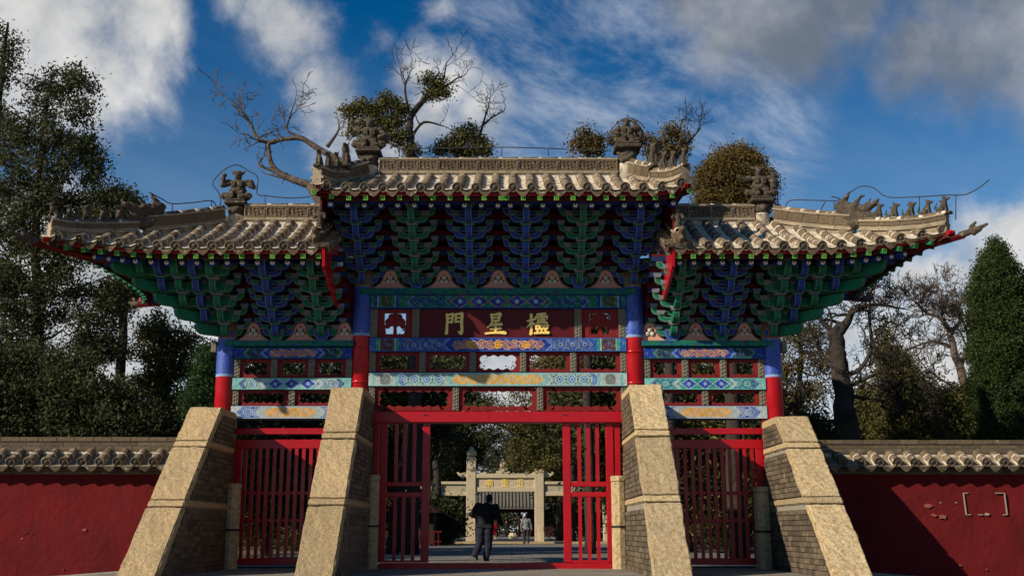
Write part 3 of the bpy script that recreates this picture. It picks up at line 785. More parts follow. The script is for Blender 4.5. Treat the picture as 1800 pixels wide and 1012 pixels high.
def base_mesh(m_):
    po = [(-.10, 0), (.10, 0), (.16, .12), (.17, .24), (.085, .24), (.07, .13), (-.07, .13), (-.085, .24), (-.17, .24), (-.16, .12)]
    return inset_prism(po, -.19, .16, .014, None).mesh('bracket_set', [m_, M_pale])
ST, SZ = .37, .255
BR_M = {}
for nm, m_, dm in (('b', M_blue, M_green), ('g', M_green, M_paleblue)):
    BR_M[nm] = dict(short=inset_prism(arm_poly(.345), -.06, .06, .013, None).mesh('bracket_arm', [m_, M_pale]),
                    long=inset_prism(arm_poly(.50), -.06, .06, .013, None).mesh('bracket_arm', [m_, M_pale]),
                    dou=dou_mesh('bracket_block', .165, .11, .085, dm), cdou=dou_mesh('bracket_block', .25, .17, .09, dm),
                    t={n: tongue_mesh('bracket_tongue', ST * (n + 1) + .04, m_, n == 4) for n in range(5)},
                    base=base_mesh(M_green if nm == 'b' else M_blue))
def bracket_set(x, zb, kind, levels=range(5), arms=True, rotz=0.0, org=(0, 0), small=False):
    K = BR_M[kind]
    M0 = Matrix.Translation((x + org[0], org[1], zb)) @ Matrix.Rotation(rotz, 4, 'Z')
    o = link('bracket_set', K['base'] if arms else K['t'][4], GATE, mat4=M0 if arms else M0 @ Matrix.Translation((0, 0, .10 + SZ * 4)))
    def sub(nm, me, lx, ly, lz):
        # children of a turned part: place in its local frame
        if not arms: lz -= .10 + SZ * 4
        c = bpy.data.objects.new(nm, me); COL.objects.link(c); c.parent = o; c.location = (lx, ly, lz); WL[c.name] = M0 @ Vector((lx, ly, lz))
    for n in levels:
        z = .10 + SZ * n
        if arms or n < 4: sub('bracket_tongue', K['t'][n], 0, 0, z)
        sub('bracket_block', K['cdou'], 0, -ST * (n + 1), z + (.20 if n < 4 else .26))
        if arms:
            y = -ST * n
            sub('bracket_arm', K['short'], 0, y - .003, z + .01)
            sub('bracket_arm', K['long'], 0, y + .012, z + .165)
            for s_ in (-1, 1):
                sub('bracket_block', K['dou'], s_ * .285, y - .01, z + .175)
                if n < 4: sub('bracket_block', K['dou'], s_ * .435, y + .0, z + .33)
    if arms:
        sub('bracket_arm', K['short'], 0, -ST * 5 - .003, .10 + SZ * 5 + .06)
        for s_ in (-1, 1): sub('bracket_block', K['dou'], s_ * .285, -ST * 5 - .01, .10 + SZ * 5 + .22)
    return o
ZM, ZS = Z(506, -.22) + .01, Z(598, -.22) + .01          # tops of the cap beams
main_x = [CX[1], -2.13, -.92, .30, 1.50, CX[2]]
for i, x in enumerate(main_x): bracket_set(x, ZM, 'bgbbgb'[i])
# ties that run from bracket to bracket, and the painted purlin under the rafters
def ties(x0, x1, zb, corner=0, xc=0):
    for n in range(5):
        xa, xb = x0, x1
        ext = ST * n
        if corner < 0: xa = xc - ext
        if corner > 0: xb = xc + ext
        z = zb + .10 + SZ * n
        b = MB(); b.box((xa, -ext - .035, z + .345), (xb, -ext + .055, z + .445)); b.build('tie_beam', M_dkblue, GATE)
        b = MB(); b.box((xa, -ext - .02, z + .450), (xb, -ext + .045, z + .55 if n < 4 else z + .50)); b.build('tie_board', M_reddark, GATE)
ties(CX[1] - .3, CX[2] + .3, ZM)
ties(CX[0], CX[1] - .25, ZS, -1, CX[0]); ties(CX[2] + .25, CX[3], ZS, 1, CX[3])
# boards added behind the brackets to block light, standing in for rear brackets
for x0, x1, zb in ((CX[1], CX[2], ZM), (CX[0], CX[1] - .1, ZS), (CX[2] + .1, CX[3], ZS)):
    b = MB(); b.box((x0, .10, zb), (x1, .14, zb + 1.75)); b.build('light_block_board', M_reddark, GATE)
for s_, x in ((-1, CX[1] - .66), (1, CX[2] + .66)):     # added at the middle bracket tier's ends to keep sun off the name board
    b = MB(); b.prism([(-2.05, ZM + .72), (-2.05, ZM + 1.62), (2.05, ZM + 1.62), (2.05, ZM + .72), (.6, ZM - .5), (-.6, ZM - .5)][::-1], x - .02, x + .02, 'yz'); b.build('sun_block_board', M_reddark, GATE)
STP = dict(fl=[BR * .7, B3, G1 * .5, BR, B3, G1 * .3], fp=.8, ch=.1, e1=B3, e2=G1 * .4, e3=B1, Lc=.9, k0=G1 * .5, k1=G1 * .35, ce='loz', z1=B1 * .5, z2=G1 * .5, z3=W1 * .5, rim=B1 * .6)
STP2 = dict(STP, Lc=1.9)
painted_beam('eave_purlin', CX[1] - .55, CX[2] + .55, ZM + 1.44, ZM + 1.66, -2.02, -1.80, STP2, 60, 18)
painted_beam('eave_purlin', CX[0] - 1.95, CX[1] - .62, ZS + 1.44, ZS + 1.66, -2.02, -1.80, STP2, 60, 18)
painted_beam('eave_purlin', CX[2] + .62, CX[3] + 1.95, ZS + 1.44, ZS + 1.66, -2.02, -1.80, STP2, 60, 18)
for s_, x in ((-1, CX[0]), (1, CX[3])):
    b = MB(); xa = x + s_ * 1.85; b.box((min(xa, xa + s_ * .2), -1.795, ZS + 1.43), (max(xa, xa + s_ * .2), 1.8, ZS + 1.65)); b.build('end_purlin', M_dkblue, GATE)
side_sets = ((-5.20, 'b'), (-4.20, 'g'), (3.55, 'g'), (4.62, 'b'))
for x, k_ in side_sets: bracket_set(x, ZS, k_)
# corner sets: tongues to the front and to the end that start one step higher each, and diagonals
for s_, x in ((-1, CX[0]), (1, CX[3])):
    bracket_set(x, ZS + .0, 'g')
    for j in range(1, 5):
        kk = 'bgbg'[j - 1]
        bracket_set(x + s_ * ST * j * .98, ZS + .012 * j, kk, range(j, 5), False)
    K = BR_M['g']
    for e in range(5):         # arms to the end: long green curved ends seen side-on
        for n in range(e, 5):
            ln = ST * (n + 1) + .12
            po = [(-.2, 0), (ln - .34, 0), (ln - .18, .02), (ln - .06, .07), (ln, .15), (ln + .01, .20), (-.2, .20)]
            if s_ < 0: po = [(-p[0], p[1]) for p in po][::-1]
            b = inset_prism(po, -.075, .075, .016, None)
            b.build('corner_arm', [M_green, M_pale], GATE, (x, -ST * e - .004 * n + .01, ZS + .11 + SZ * n + .004 * e))
    for n in range(5):
        ln = (ST * (n + 1) + .22) * 1.35
        dm = tongue_mesh('diagonal_arm', ln, M_green, n == 4)
        link('diagonal_arm', dm, GATE, (x, 0, ZS + .105 + SZ * n), (0, 0, s_ * R(45)))
    # rear half of the corner, joined
    b = MB()
    for e in range(1, 5):
        for n in range(e, 5):
            ln = ST * (n + 1) + .12
            po = [(-.2, 0), (ln - .34, 0), (ln - .18, .02), (ln - .06, .07), (ln, .15), (ln + .01, .20), (-.2, .20)]
            if s_ < 0: po = [(-p[0], p[1]) for p in po][::-1]
            b.prism(po, -.07, .07, M=Matrix.Translation((x, ST * e, ZS + .11 + SZ * n + .004 * e)))
    tag(b.build('rear_corner_arms', M_green, GATE), kind='stuff')
# ---- flame boards between the brackets
def flame_board(x, zb, w_, h):
    b = MB()
    pr = []
    for i in range(13):
        t = i / 12
        # ogee from the foot to the tip
        xx_ = w_ * (1 - t) ** .85 * (1 - .42 * math.sin(math.pi * min(1, t * 1.05)) * (t > .0)) + .055 * t
        pr.append((max(.05, xx_), h * t ** 1.05))
    poly = pr + [(-p[0], p[1]) for p in pr[::-1]]
    k = 1.0
    for i, (g, m_i, y) in enumerate(((1.0, 0, -.02), (.955, 1, -.026), (.93, 2, -.030), (.89, 3, -.034))):
        pp = [(p[0] * (1 - (1 - g) * 1.2), (p[1] - .0) * (1 - (1 - g) * .8) + (1 - g) * .10 * h) for p in poly]
        b.prism(pp, y, .02 - i * .004, mi=m_i)
    # flames
    for i in range(9):
        an = R(-68 + 17 * i); L_ = .19 if i % 2 == 0 else .155
        if i == 4: L_ = .23
        dx_, dz_ = math.sin(an), math.cos(an)
        c = Vector((0, h * .26))
        base = c + Vector((dx_, dz_)) * .05; tip = c + Vector((dx_ * L_ * .85, dz_ * L_ + .02)); nx_ = Vector((dz_, -dx_)) * .030
        po = [base - nx_, base + nx_, (base + tip) / 2 + nx_ * .8, tip, (base + tip) / 2 - nx_ * .8]
        po = [(p.x, p.y) for p in po]
        ar = sum(po[q][0] * po[(q + 1) % 5][1] - po[(q + 1) % 5][0] * po[q][1] for q in range(5))
        b.prism(po if ar > 0 else po[::-1], -.040 - i * .0004, -.03, mi=4)
    o = b.build('flame_board', [M_pale, M_dkgreen, M_black, M_pink, M_flame], GATE, (x, -.02, zb))
    for px_, pz_ in ((-.055, .22), (.055, .22), (0, .34)):
        q = MB(); q.lathe([(.052, 0), (.045, .016), (.025, .026)], 10, (0, 0, 0), 0, True, Matrix.Rotation(R(90), 4, 'X'))
        q.lathe([(.012, .026), (.010, .031)], 6, (0, 0, 0), 1, True, Matrix.Rotation(R(90), 4, 'X'))
        q.build('pearl', [M_pearl, M_black], o, (x + px_, -.062, zb + h * .5 * pz_ / .3))
    return o
for i in range(5): flame_board((main_x[i] + main_x[i + 1]) / 2, ZM, .50, .46)
for x in (-5.74, -4.70, -3.72, 3.06, 4.08, 5.16): flame_board(x, ZS, .43, .44)

# ================================================================== ROOFS
class Half:
    """one end of a roof, measured from its hip column outward (a) and down the slope (t)"""
    def __init__(s, col, sx, zr, ze, ext0, hx, hy, lift, a0):
        s.__dict__.update(locals())
    def w(s, a): return max(0.0, min(1.0, (a / s.hx - .12) / .88)) ** 2
    def prof(s, t): q = 1 - t; return s.ze + (s.zr - s.ze) * (.72 * q + .28 * q * q)
    def pt(s, a, t):
        h = max(0.0, a) / s.hx; h = min(h, 1.0)
        k = 1.0 if h >= 1 else max(0.0, (t - h) / (1 - h))
        ext = s.ext0 + (s.hy - s.ext0) * s.w(a)
        y = -(s.hy * h + (ext - s.hy * h) * k) if h > 0 else -ext * t
        z = s.prof(t) + (s.lift * h ** 2.5 + (s.lift * s.w(a) - s.lift * h ** 2.5) * k)
        return Vector((s.col + s.sx * a, y, z))
    def end(s, y, t):
        h = min(1.0, abs(y) / s.hy)
        k = 1.0 if h >= 1 else max(0.0, (t - h) / (1 - h))
        wv = max(0.0, min(1.0, (h - .12) / .88)) ** 2
        ext = (s.hx * .82) + s.hx * .18 * wv
        x = s.hx * h + (ext - s.hx * h) * k
        z = s.prof(t) + (s.lift * h ** 2.5 + (s.lift * wv - s.lift * h ** 2.5) * k)
        return Vector((s.col + s.sx * x, y, z))
ZRM, ZRS = Z(306, -.1), Z(388, -.1)
ZEM, ZES = Z(331, -2.45), Z(433, -2.4)
ML = Half(-3.29, -1, ZRM, ZEM, 2.48, .80, 2.62, .10, -3.125)
MR = Half(2.65, 1, ZRM, ZEM, 2.48, 1.02, 2.62, .12, -2.815)
SL = Half(CX[0], -1, ZRS, ZES, 2.42, 3.06, 3.0, .10, -2.42)
SR = Half(CX[3], 1, ZRS, ZES, 2.42, 3.10, 3.0, .24, -2.40)
# tile pieces (shared)
def half_barrel(name, r0, r1, L_, mats, disc=False):
    b = MB(); n = 8
    ring = lambda r, y: [(r * math.cos(math.pi * j / n), y, r * math.sin(math.pi * j / n) - .02) for j in range(n + 1)]
    vs = ring(r0, L_ * .5) + ring(r0 * 1.01, L_ * .5 - .075) + ring(r1 * .945, L_ * .5 - .085) + ring(r1, -L_ * .5) + ring(r1 * .8, -L_ * .5)
    m_ = n + 1; fs, mi = [], []
    for k in range(4):
        for j in range(n):
            fs.append((k * m_ + j, k * m_ + j + 1, (k + 1) * m_ + j + 1, (k + 1) * m_ + j)); mi.append(1 if k == 0 else 0)
    b.add(vs, fs, mi, True)
    if disc:
        M_ = Matrix.Translation((0, -L_ * .5 + .004, .0)) @ Matrix.Rotation(R(90), 4, 'X')
        r = r1 * 1.0
        b.lathe([(r, -.03), (r, .012), (r * .82, .014), (r * .76, .0), (r * .42, .0), (r * .36, .012), (r * .1, .016)], 14, (0, 0, 0), [0, 0, 2, 2, 2, 2], True, M_)
    return b.mesh(name, mats)
TM = [M_tile, M_plasterw, M_tiledark]
TL = .40
me_barrel = half_barrel('barrel_tile', .096, .108, TL * 1.02, TM)
me_eavet = half_barrel('eave_tile', .096, .108, TL * 1.02, TM, True)
def drip_mesh():
    b = MB(); w_ = .15; top, bot = [], []
    for j in range(9):
        u = j / 8 * 2 - 1
        top.append((u * w_, -.055 * (1 - u * u) + .0)); bot.append((u * w_, -.055 * (1 - u * u) - .018 - .075 * (1 - abs(u) ** 1.7) - .018 * max(0, 1 - abs(u) * 3)))
    poly = bot + top[::-1]
    b.prism(poly, -.018, .018)
    # the lip of the pan behind it
    vs = [(p[0], y, p[1] + (.0 if y < .1 else .012)) for y in (.018, .36) for p in top]
    b.add(vs, [(j, j + 1, j + 10, j + 9) for j in range(8)], 1, True)
    return b.mesh('drip_tile', [M_tile, M_plasterw])
me_drip = drip_mesh()
def frame_on(H, a, t, dt=.04):
    p0, p1 = H.pt(a, min(1, t + dt)), H.pt(a, max(0, t - dt))
    up = (p1 - p0).normalized()
    xax = Vector((1, 0, 0)); n_ = xax.cross(up).normalized(); xax = up.cross(n_).normalized()
    return up, n_, xax
def place_tile(me, nm, parent, c, yax, n_, xax):
    M_ = Matrix((xax, yax, n_)).transposed().to_4x4(); M_.translation = c
    return link(nm, me, parent, mat4=M_)
def strip(b, rows, mi=0, sm=True, flip=False):
    n = len(rows[0]); vs = [p for r_ in rows for p in r_]; fs = []
    for i in range(len(rows) - 1):
        for j in range(n - 1):
            f = (i * n + j, i * n + j + 1, (i + 1) * n + j + 1, (i + 1) * n + j); fs.append(f[::-1] if flip else f)
    b.add(vs, fs, mi, sm)
def roof(name, halves, rows_x, gaps_end, label):
    deck = MB()
    off = Vector((0, 0, -.05))
    for H in halves:
        arr = [H.a0 + (H.hx - H.a0) * i / 30 for i in range(31)]
        grid = []
        for a in arr:
            h = min(1, max(0, a) / H.hx)
            grid.append([H.pt(a, h + (1 - h) * j / 8) + off for j in range(9)])
        strip(deck, grid)
        strip(deck, [[Vector((p.x, -p.y, p.z)) for p in r_] for r_ in grid])
        ys = [-H.hy + 2 * H.hy * i / 24 for i in range(25)]
        eg = []
        for y in ys:
            h = min(1, abs(y) / H.hy); eg.append([H.end(y, h + (1 - h) * j / 8) + off for j in range(9)])
        strip(deck, eg)
    ro = deck.build(name, M_plasterw, GATE)
    # soffit under the rafters' boards
    sf = MB()
    dn = lambda t: Vector((0, 0, -.10))
    for H in halves:
        arr = [H.a0 + (H.hx * .985 - H.a0) * i / 24 for i in range(25)]
        def inn(p, a): return p
        grid = []
        for a in arr:
            h = min(1, max(0, a) / H.hx); grid.append([H.pt(a, h + (1 - h) * j / 6 * .985) + Vector((0, 0, -.105)) for j in range(7)])
        strip(sf, grid); strip(sf, [[Vector((p.x, -p.y, p.z)) for p in r_] for r_ in grid])
        ys = [-H.hy * .985 + 2 * H.hy * .985 * i / 24 for i in range(25)]
        eg = []
        for y in ys:
            h = min(1, abs(y) / H.hy); eg.append([H.end(y, h + (1 - h) * j / 6 * .985) + Vector((0, 0, -.105)) for j in range(7)])
        strip(sf, eg)
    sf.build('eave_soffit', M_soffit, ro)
    # fascia
    fb = MB()
    for H in halves:
        top, bot, tb, bb = [], [], [], []
        path = [H.pt(H.a0 + (H.hx - H.a0) * i / 30, 1) for i in range(31)]
        path2 = [H.end(-H.hy + 2 * H.hy * i / 24, 1) for i in range(25)]
        for pth in (path, path2):
            cen = Vector((H.col, 0, 0))
            outer = []
            for p in pth:
                d = Vector((p.x - H.col, p.y, 0)); 
                if pth is path: d = Vector((max(0, (p.x - H.col) * H.sx) * H.sx * .0, -1, 0))
                else: d = Vector((H.sx, 0, 0))
                outer.append(p - d * .09)
            r1 = [p + Vector((0, 0, -.045)) for p in outer]; r2 = [p + Vector((0, 0, -.135)) for p in outer]; r3 = [p + Vector((0, 0, -.215)) for p in outer]
            dd = Vector((0, .05, 0)) if pth is path else Vector((-H.sx * .05, 0, 0))
            strip(fb, [r1, r2, [p + dd for p in r2], [p + dd for p in r1]], 0, False)
            d3 = Vector((0, .10, 0)) if pth is path else Vector((-H.sx * .10, 0, 0))
            strip(fb, [[p + d3 for p in r2], [p + d3 for p in r3], [p + d3 * 1.5 for p in r3]], 1, False)
            if pth is path:
                m_y = lambda L_: [Vector((p.x, -p.y, p.z)) for p in L_]
                strip(fb, [m_y(r1), m_y(r2)], 0, False)
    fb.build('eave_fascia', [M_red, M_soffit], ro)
    # tiles
    for x in rows_x:
        H = halves[0] if len(halves) == 1 or x < 0 else halves[1]
        if len(halves) == 2: H = halves[0] if x < -.17 else halves[1]
        a = (x - H.col) * H.sx
        if a > H.hx * .97: continue
        h = max(0, a) / H.hx
        L_ = (H.pt(a, 1) - H.pt(a, h)).length
        n = max(1, round(L_ / TL))
        for i in range(n):
            tc = 1 - (1 - h) * (i + .5) / n
            up, n_, xax = frame_on(H, a, tc)
            nm = 'eave_tile' if i == 0 else 'barrel_tile'
            c = H.pt(a, tc) + n_ * (.012 + rnd.uniform(-.004, .006)) + Vector((rnd.uniform(-.006, .006), 0, 0))
            yax = (up + xax * rnd.uniform(-.02, .02)).normalized()
            M_ = Matrix((xax, yax, n_)).transposed().to_4x4()
            M_ = M_ @ Matrix.Diagonal((1, (L_ / n) / TL, 1, 1)); M_.translation = c
            link(nm, me_eavet if i == 0 else me_barrel, ro, mat4=M_)
    xs_ = sorted(rows_x); dxr = xs_[1] - xs_[0]
    pans = MB()
    for x in [xs_[0] - dxr / 2] + [q + dxr / 2 for q in xs_]:
        H = halves[0] if len(halves) == 1 or x < -.17 else halves[1]
        a = (x - H.col) * H.sx
        if a > H.hx * .96: continue
        up, n_, xax = frame_on(H, a, 1.0)
        p = H.pt(a, 1.0) - up * .01 + n_ * -.02
        place_tile(me_drip, 'drip_tile', ro, p, up, n_, xax)
        h = max(0, a) / H.hx; L_ = (H.pt(a, 1) - H.pt(a, h)).length; n = max(1, int(L_ / .22))
        for i in range(n):     # overlapping pans
            ta, tb_ = 1 - (1 - h) * i / n, 1 - (1 - h) * (i + 1) / n
            pa, pb = H.pt(a, ta), H.pt(a, tb_)
            ra = [pa + Vector((u * .14, 0, -.045 * (1 - u * u) + .022)) for u in (-1, -.5, 0, .5, 1)]
            rb = [pb + Vector((u * .14, 0, -.045 * (1 - u * u) + .004)) for u in (-1, -.5, 0, .5, 1)]
            rc = [q + Vector((0, 0, -.022)) for q in ra]
            strip(pans, [rb, ra, rc], 0, False)
    tag(pans.build('pan_tiles', M_plasterw, ro), kind='stuff')
    return ro
main_roof = roof('main_roof', [ML, MR], [-.165 + (i - 9.5) * .3826 for i in range(20)], 0, '')
left_roof = roof('side_roof', [SL], [-4.27 - .368 * i for i in range(14)], 0, '')
right_roof = roof('side_roof', [SR], [3.62 + .384 * i for i in range(14)], 0, '')

# ---- rafters: square flying ones over round ones
def fly_mesh():
    b = MB(); s_ = .048; L_ = 1.1
    b.box((-s_, .0, -s_), (s_, L_, s_), 0)
    for k, (sc, mi) in enumerate(((1.0, 1), (.74, 2), (.50, 1), (.22, 2))):
        q = s_ * sc * 1.03
        b.add([(-q, -.003 - .0012 * k, -q), (q, -.003 - .0012 * k, -q), (q, -.003 - .0012 * k, q), (-q, -.003 - .0012 * k, q)] if k != 2 else
              [(0, -.0054, -q), (q, -.0054, 0), (0, -.0054, q), (-q, -.0054, 0)], [(0, 1, 2, 3)], mi)
    for xx in (-1, 1): b.box((min(xx * s_, xx * s_ * 1.03), -.003, -s_), (max(xx * s_, xx * s_ * 1.03), .14, s_), 3)
    b.box((-s_, -.003, -s_ * 1.03), (s_, .14, -s_), 3)
    return b.mesh('flying_rafter', [M_reddark, M_limegreen, M_dkgreen, M_green])
def round_mesh():
    b = MB(); L_ = 1.25; Mx = Matrix.Rotation(R(-90), 4, 'X')
    b.lathe([(.072, 0), (.072, .3), (.060, L_)], 10, (0, 0, 0), [1, 0], True, Mx)
    # white eye low on the blue end
    b.lathe([(.046, -.006), (.046, 0)], 12, (0, 0, 0), 2, False, Matrix.Translation((0, 0, .012)) @ Mx)
    b.lathe([(.020, -.010), (.020, 0)], 8, (0, 0, 0), 3, False, Matrix.Translation((0, 0, .034)) @ Mx)
    return b.mesh('round_rafter', [M_reddark, M_blue, M_white, M_dkblue])
me_fly, me_round = fly_mesh(), round_mesh()
def rafters(H, ro, n, both=True):
    def lay(p, d, dz, me, nm, sl):
        yax = Vector((-d.x, -d.y, sl)).normalized(); xax = yax.cross(Vector((0, 0, 1))).normalized(); n_ = xax.cross(yax)
        M_ = Matrix((xax, yax, n_)).transposed().to_4x4(); M_.translation = p + Vector((0, 0, dz))
        link(nm, me, ro, mat4=M_)
    fan0 = .45 * H.hx if H.hx > 1.5 else 9
    for i in range(n):
        for layer in (0, 1):
            a = H.a0 + .06 + (H.hx * .965 - H.a0 - .06) * ((i + .5 * layer * 0) / (n - 1))
            p = H.pt(a, 1)
            d = Vector((0, -1, 0))
            if a > fan0:
                f = (a - fan0) / (H.hx - fan0); d = Vector((H.sx * math.sin(f * R(45)), -math.cos(f * R(45)), 0))
            if layer == 0: lay(p + Vector((0, .085, 0)), d, -.186, me_fly, 'flying_rafter', .24)
            else:
                if a > H.hx * .80: continue
                lay(p - d * .44 + Vector((.07 * H.sx, 0, 0)), d, -.25 + H.lift * H.w(a) * -.25, me_round, 'round_rafter', .30)
    if H.hx > 1.5:
        m_ = 17
        for i in range(m_):
            y = -H.hy * .95 + 2 * H.hy * .95 * i / (m_ - 1)
            p = H.end(y, 1); d = Vector((H.sx, 0, 0)); f0 = .45
            f = abs(y) / H.hy
            if f > f0: k_ = (f - f0) / (1 - f0) * R(45); d = Vector((H.sx * math.cos(k_), math.copysign(math.sin(k_), y), 0))
            lay(p - Vector((H.sx * .085, 0, 0)), d, -.186, me_fly, 'flying_rafter', .24)
            if f < .86: lay(p - d * .44, d, -.225, me_round, 'round_rafter', .30)
        # corner beam with a carved head
        c = H.pt(H.hx, 1)
        for my in (1, -1):
            b = MB(); d = Vector((H.sx, -my, 0)).normalized()
            pth = [Vector((H.col + H.sx * 1.2, -1.2 * my, H.ze - .05)), Vector((c.x - H.sx * .75, (c.y + .75) * my, c.z - .30)), Vector((c.x + H.sx * .10, (c.y - .10) * my, c.z - .20))]
            b.tube(pth, [.11, .09, .06], 4, 0, True, False); b.build('corner_beam', M_reddark, ro)
            hd = blob_mesh('corner_head', [('c', (0, 0, 0), .075, (.28, 0, .04), .065), ('c', (.26, 0, .04), .06, (.52, 0, .11), .03), ('c', (.2, 0, .12), .05, (.30, 0, .20), .03), ('c', (.24, .0, -.02), .05, (.38, 0, .03), .03)], .022, M_stat, 1, .012, 9)
            link('corner_head', hd, ro, (c.x + H.sx * .06, (c.y - .06) * my, c.z - .17), (0, 0, math.atan2(d.y, d.x)))
rafters(ML, main_roof, 12); rafters(MR, main_roof, 12)
rafters(SL, left_roof, 18); rafters(SR, right_roof, 19)

# ---- ridges
me_cap = half_barrel('ridge_cap', .088, .094, .40, TM)
def carved_brick():
    b = MB(); nx, nz = 26, 12; W_, H_ = .22, .125; vs = []
    for j in range(nz + 1):
        for i in range(nx + 1):
            u, v = i / nx * 2 - 1, j / nz * 2 - 1
            d = .022 * (math.sin(9 * u + 2.5 * math.sin(5 * v)) * math.cos(6.5 * v + 2 * math.sin(7 * u))) if abs(u) < .88 and abs(v) < .8 else .02
            vs.append((u * W_, -d, v * H_))
    fs = [(j * (nx + 1) + i, j * (nx + 1) + i + 1, (j + 1) * (nx + 1) + i + 1, (j + 1) * (nx + 1) + i) for j in range(nz) for i in range(nx)]
    b.add(vs, fs, 0, False)
    b.box((-W_, .0 + .021, -H_), (W_, .1, H_), 0)
    return b.mesh('ridge_brick', M_stat2)
M_stat2 = mat('carved_ridge_brick', (.130, .095, .060), .9, .40, 14, (.44, .36, .26), (.60, .74), 9, .7, bump=.5, bscale=45, rand=.2)
me_carved = carved_brick()
def seg_frame(p, q):
    yax = (q - p).normalized(); xax = yax.cross(Vector((0, 0, 1))).normalized(); n_ = xax.cross(yax)
    return Matrix((xax, yax, n_)).transposed().to_4x4()
me_rb = MB().box((-.5, -.5, -.5), (.5, .5, .5)).mesh('ridge_brick', M_stat2)
me_rb2 = MB().box((-.5, -.5, -.5), (.5, .5, .5)).mesh('ridge_course', M_course)
def resample(pts, step):
    pts = [Vector(p) for p in pts]; out = [pts[0]]; acc = 0
    L_ = [0]
    for i in range(1, len(pts)): L_.append(L_[-1] + (pts[i] - pts[i - 1]).length)
    n = max(1, round(L_[-1] / step)); res = []
    for k in range(n + 1):
        s_ = L_[-1] * k / n; i = 1
        while i < len(pts) - 1 and L_[i] < s_: i += 1
        f = (s_ - L_[i - 1]) / max(1e-6, L_[i] - L_[i - 1]); res.append(pts[i - 1].lerp(pts[i], f))
    return res
def ridge_run(ro, pts, body_h, wdt=.20, step=.42, cap=True, base_h=.10):
    """mortar core, a row of bricks standing proud of it, two thin courses and a row of cap tiles"""
    rp = resample(pts, step)
    core = MB(); L_, Rr = [], []
    for i, p in enumerate(rp):
        t = (rp[min(i + 1, len(rp) - 1)] - rp[max(0, i - 1)]); s_ = Vector((t.y, -t.x, 0)).normalized() * (wdt / 2 - .012)
        up = Vector((0, 0, 1))
        L_.append([p + s_ - up * .12, p + s_ + up * (base_h + body_h), p - s_ + up * (base_h + body_h), p - s_ - up * .12])
    strip(core, L_, 0, False)
    core.add([L_[0][0], L_[0][1], L_[0][2], L_[0][3]], [(0, 1, 2, 3)]); core.add(L_[-1], [(3, 2, 1, 0)])
    core.build('ridge_core', M_course, ro)
    for i in range(len(rp) - 1):
        p, q = rp[i], rp[i + 1]; M_ = seg_frame(p, q); ln = (q - p).length; mid = (p + q) / 2
        def put(me, nm, dz, sx_, sy_, sz_):
            X = M_ @ Matrix.Diagonal((sx_, sy_, sz_, 1)); X.translation = mid + Vector((0, 0, dz)); link(nm, me, ro, mat4=X)
        put(me_rb, 'ridge_brick', base_h + body_h / 2, wdt + .012, ln - .022, body_h - .03)
        put(me_rb2, 'ridge_course', base_h * .35, wdt + .07, ln - .006, .05)
        put(me_rb2, 'ridge_course', base_h + body_h + .014, wdt + .05, ln - .006, .035)
        if cap:
            X = M_ @ Matrix.Diagonal((1, ln / .40, 1, 1)); X.translation = mid + Vector((0, 0, base_h + body_h + .045)); link('ridge_cap', me_cap, ro, mat4=X)
# main ridge: carved bricks
def carved_ridge(ro, x0, x1, z, zb_top, dmid):
    n = round((x1 - x0) / .465)
    st_ = (x1 - x0) / n
    core = MB(); core.box((x0, -.13, z - .2), (x1, .13, z + .33)); core.build('ridge_core', M_plasterw, ro)
    for i in range(n):
        xc = x0 + (i + .5) * st_
        X = Matrix.Diagonal(((st_ - .028) / .44, 1, 1, 1)); X.translation = Vector((xc, -.145, z + .19)); link('ridge_brick', me_carved, ro, mat4=X)
        b = link('ridge_course', me_rb2, ro, (xc, 0, z + .03), None, (st_ - .01, .34, .055))
        b = link('ridge_course', me_rb2, ro, (xc, 0, z + .345), None, (st_ - .006, .34, .035))
        X = Matrix.Rotation(R(90), 4, 'Z') @ Matrix.Diagonal((1.25, st_ / .40, .8, 1)); X.translation = Vector((xc, 0, z + .375)); link('ridge_cap', me_cap, ro, mat4=X)
carved_ridge(main_roof, -3.05, 2.42, ZRM + .0, 0, 0)
carved_ridge(left_roof, CX[0] + .24, -3.62, ZRS + .0, 0, 0)
carved_ridge(right_roof, 3.02, CX[3] - .24, ZRS + .0, 0, 0)
def hip_path(H, k0, up_end, up_len):
    pts = []
    for i in range(25):
        h = k0 + (1.0 - k0) * i / 24
        p = H.pt(H.hx * h, h)
        e = max(0, (h - (1 - up_len)) / up_len)
        pts.append(p + Vector((0, 0, up_end * e ** 2)))
    return pts
ridge_run(left_roof, hip_path(SL, .07, .09, .22)[:12], .22, .22)
ridge_run(left_roof, hip_path(SL, .07, .09, .22)[12:24], .11, .20)
ridge_run(right_roof, hip_path(SR, .07, .07, .22)[:12], .22, .22)
ridge_run(right_roof, hip_path(SR, .07, .07, .22)[12:24], .11, .20)
for H, ro in ((ML, main_roof), (MR, main_roof)):
    hp = hip_path(H, .1, .12, .35)
    ridge_run(ro, hp[:10], .24, .24, .34); ridge_run(ro, hp[10:23], .13, .22, .34)
# rear hips, joined plainly
for H, ro in ((SL, left_roof), (SR, right_roof), (ML, main_roof), (MR, main_roof)):
    b = MB(); b.tube([Vector((p.x, -p.y, p.z + .12)) for p in hip_path(H, .05, .16, .25)], .15, 6); b.build('rear_ridge', M_stat2, ro)
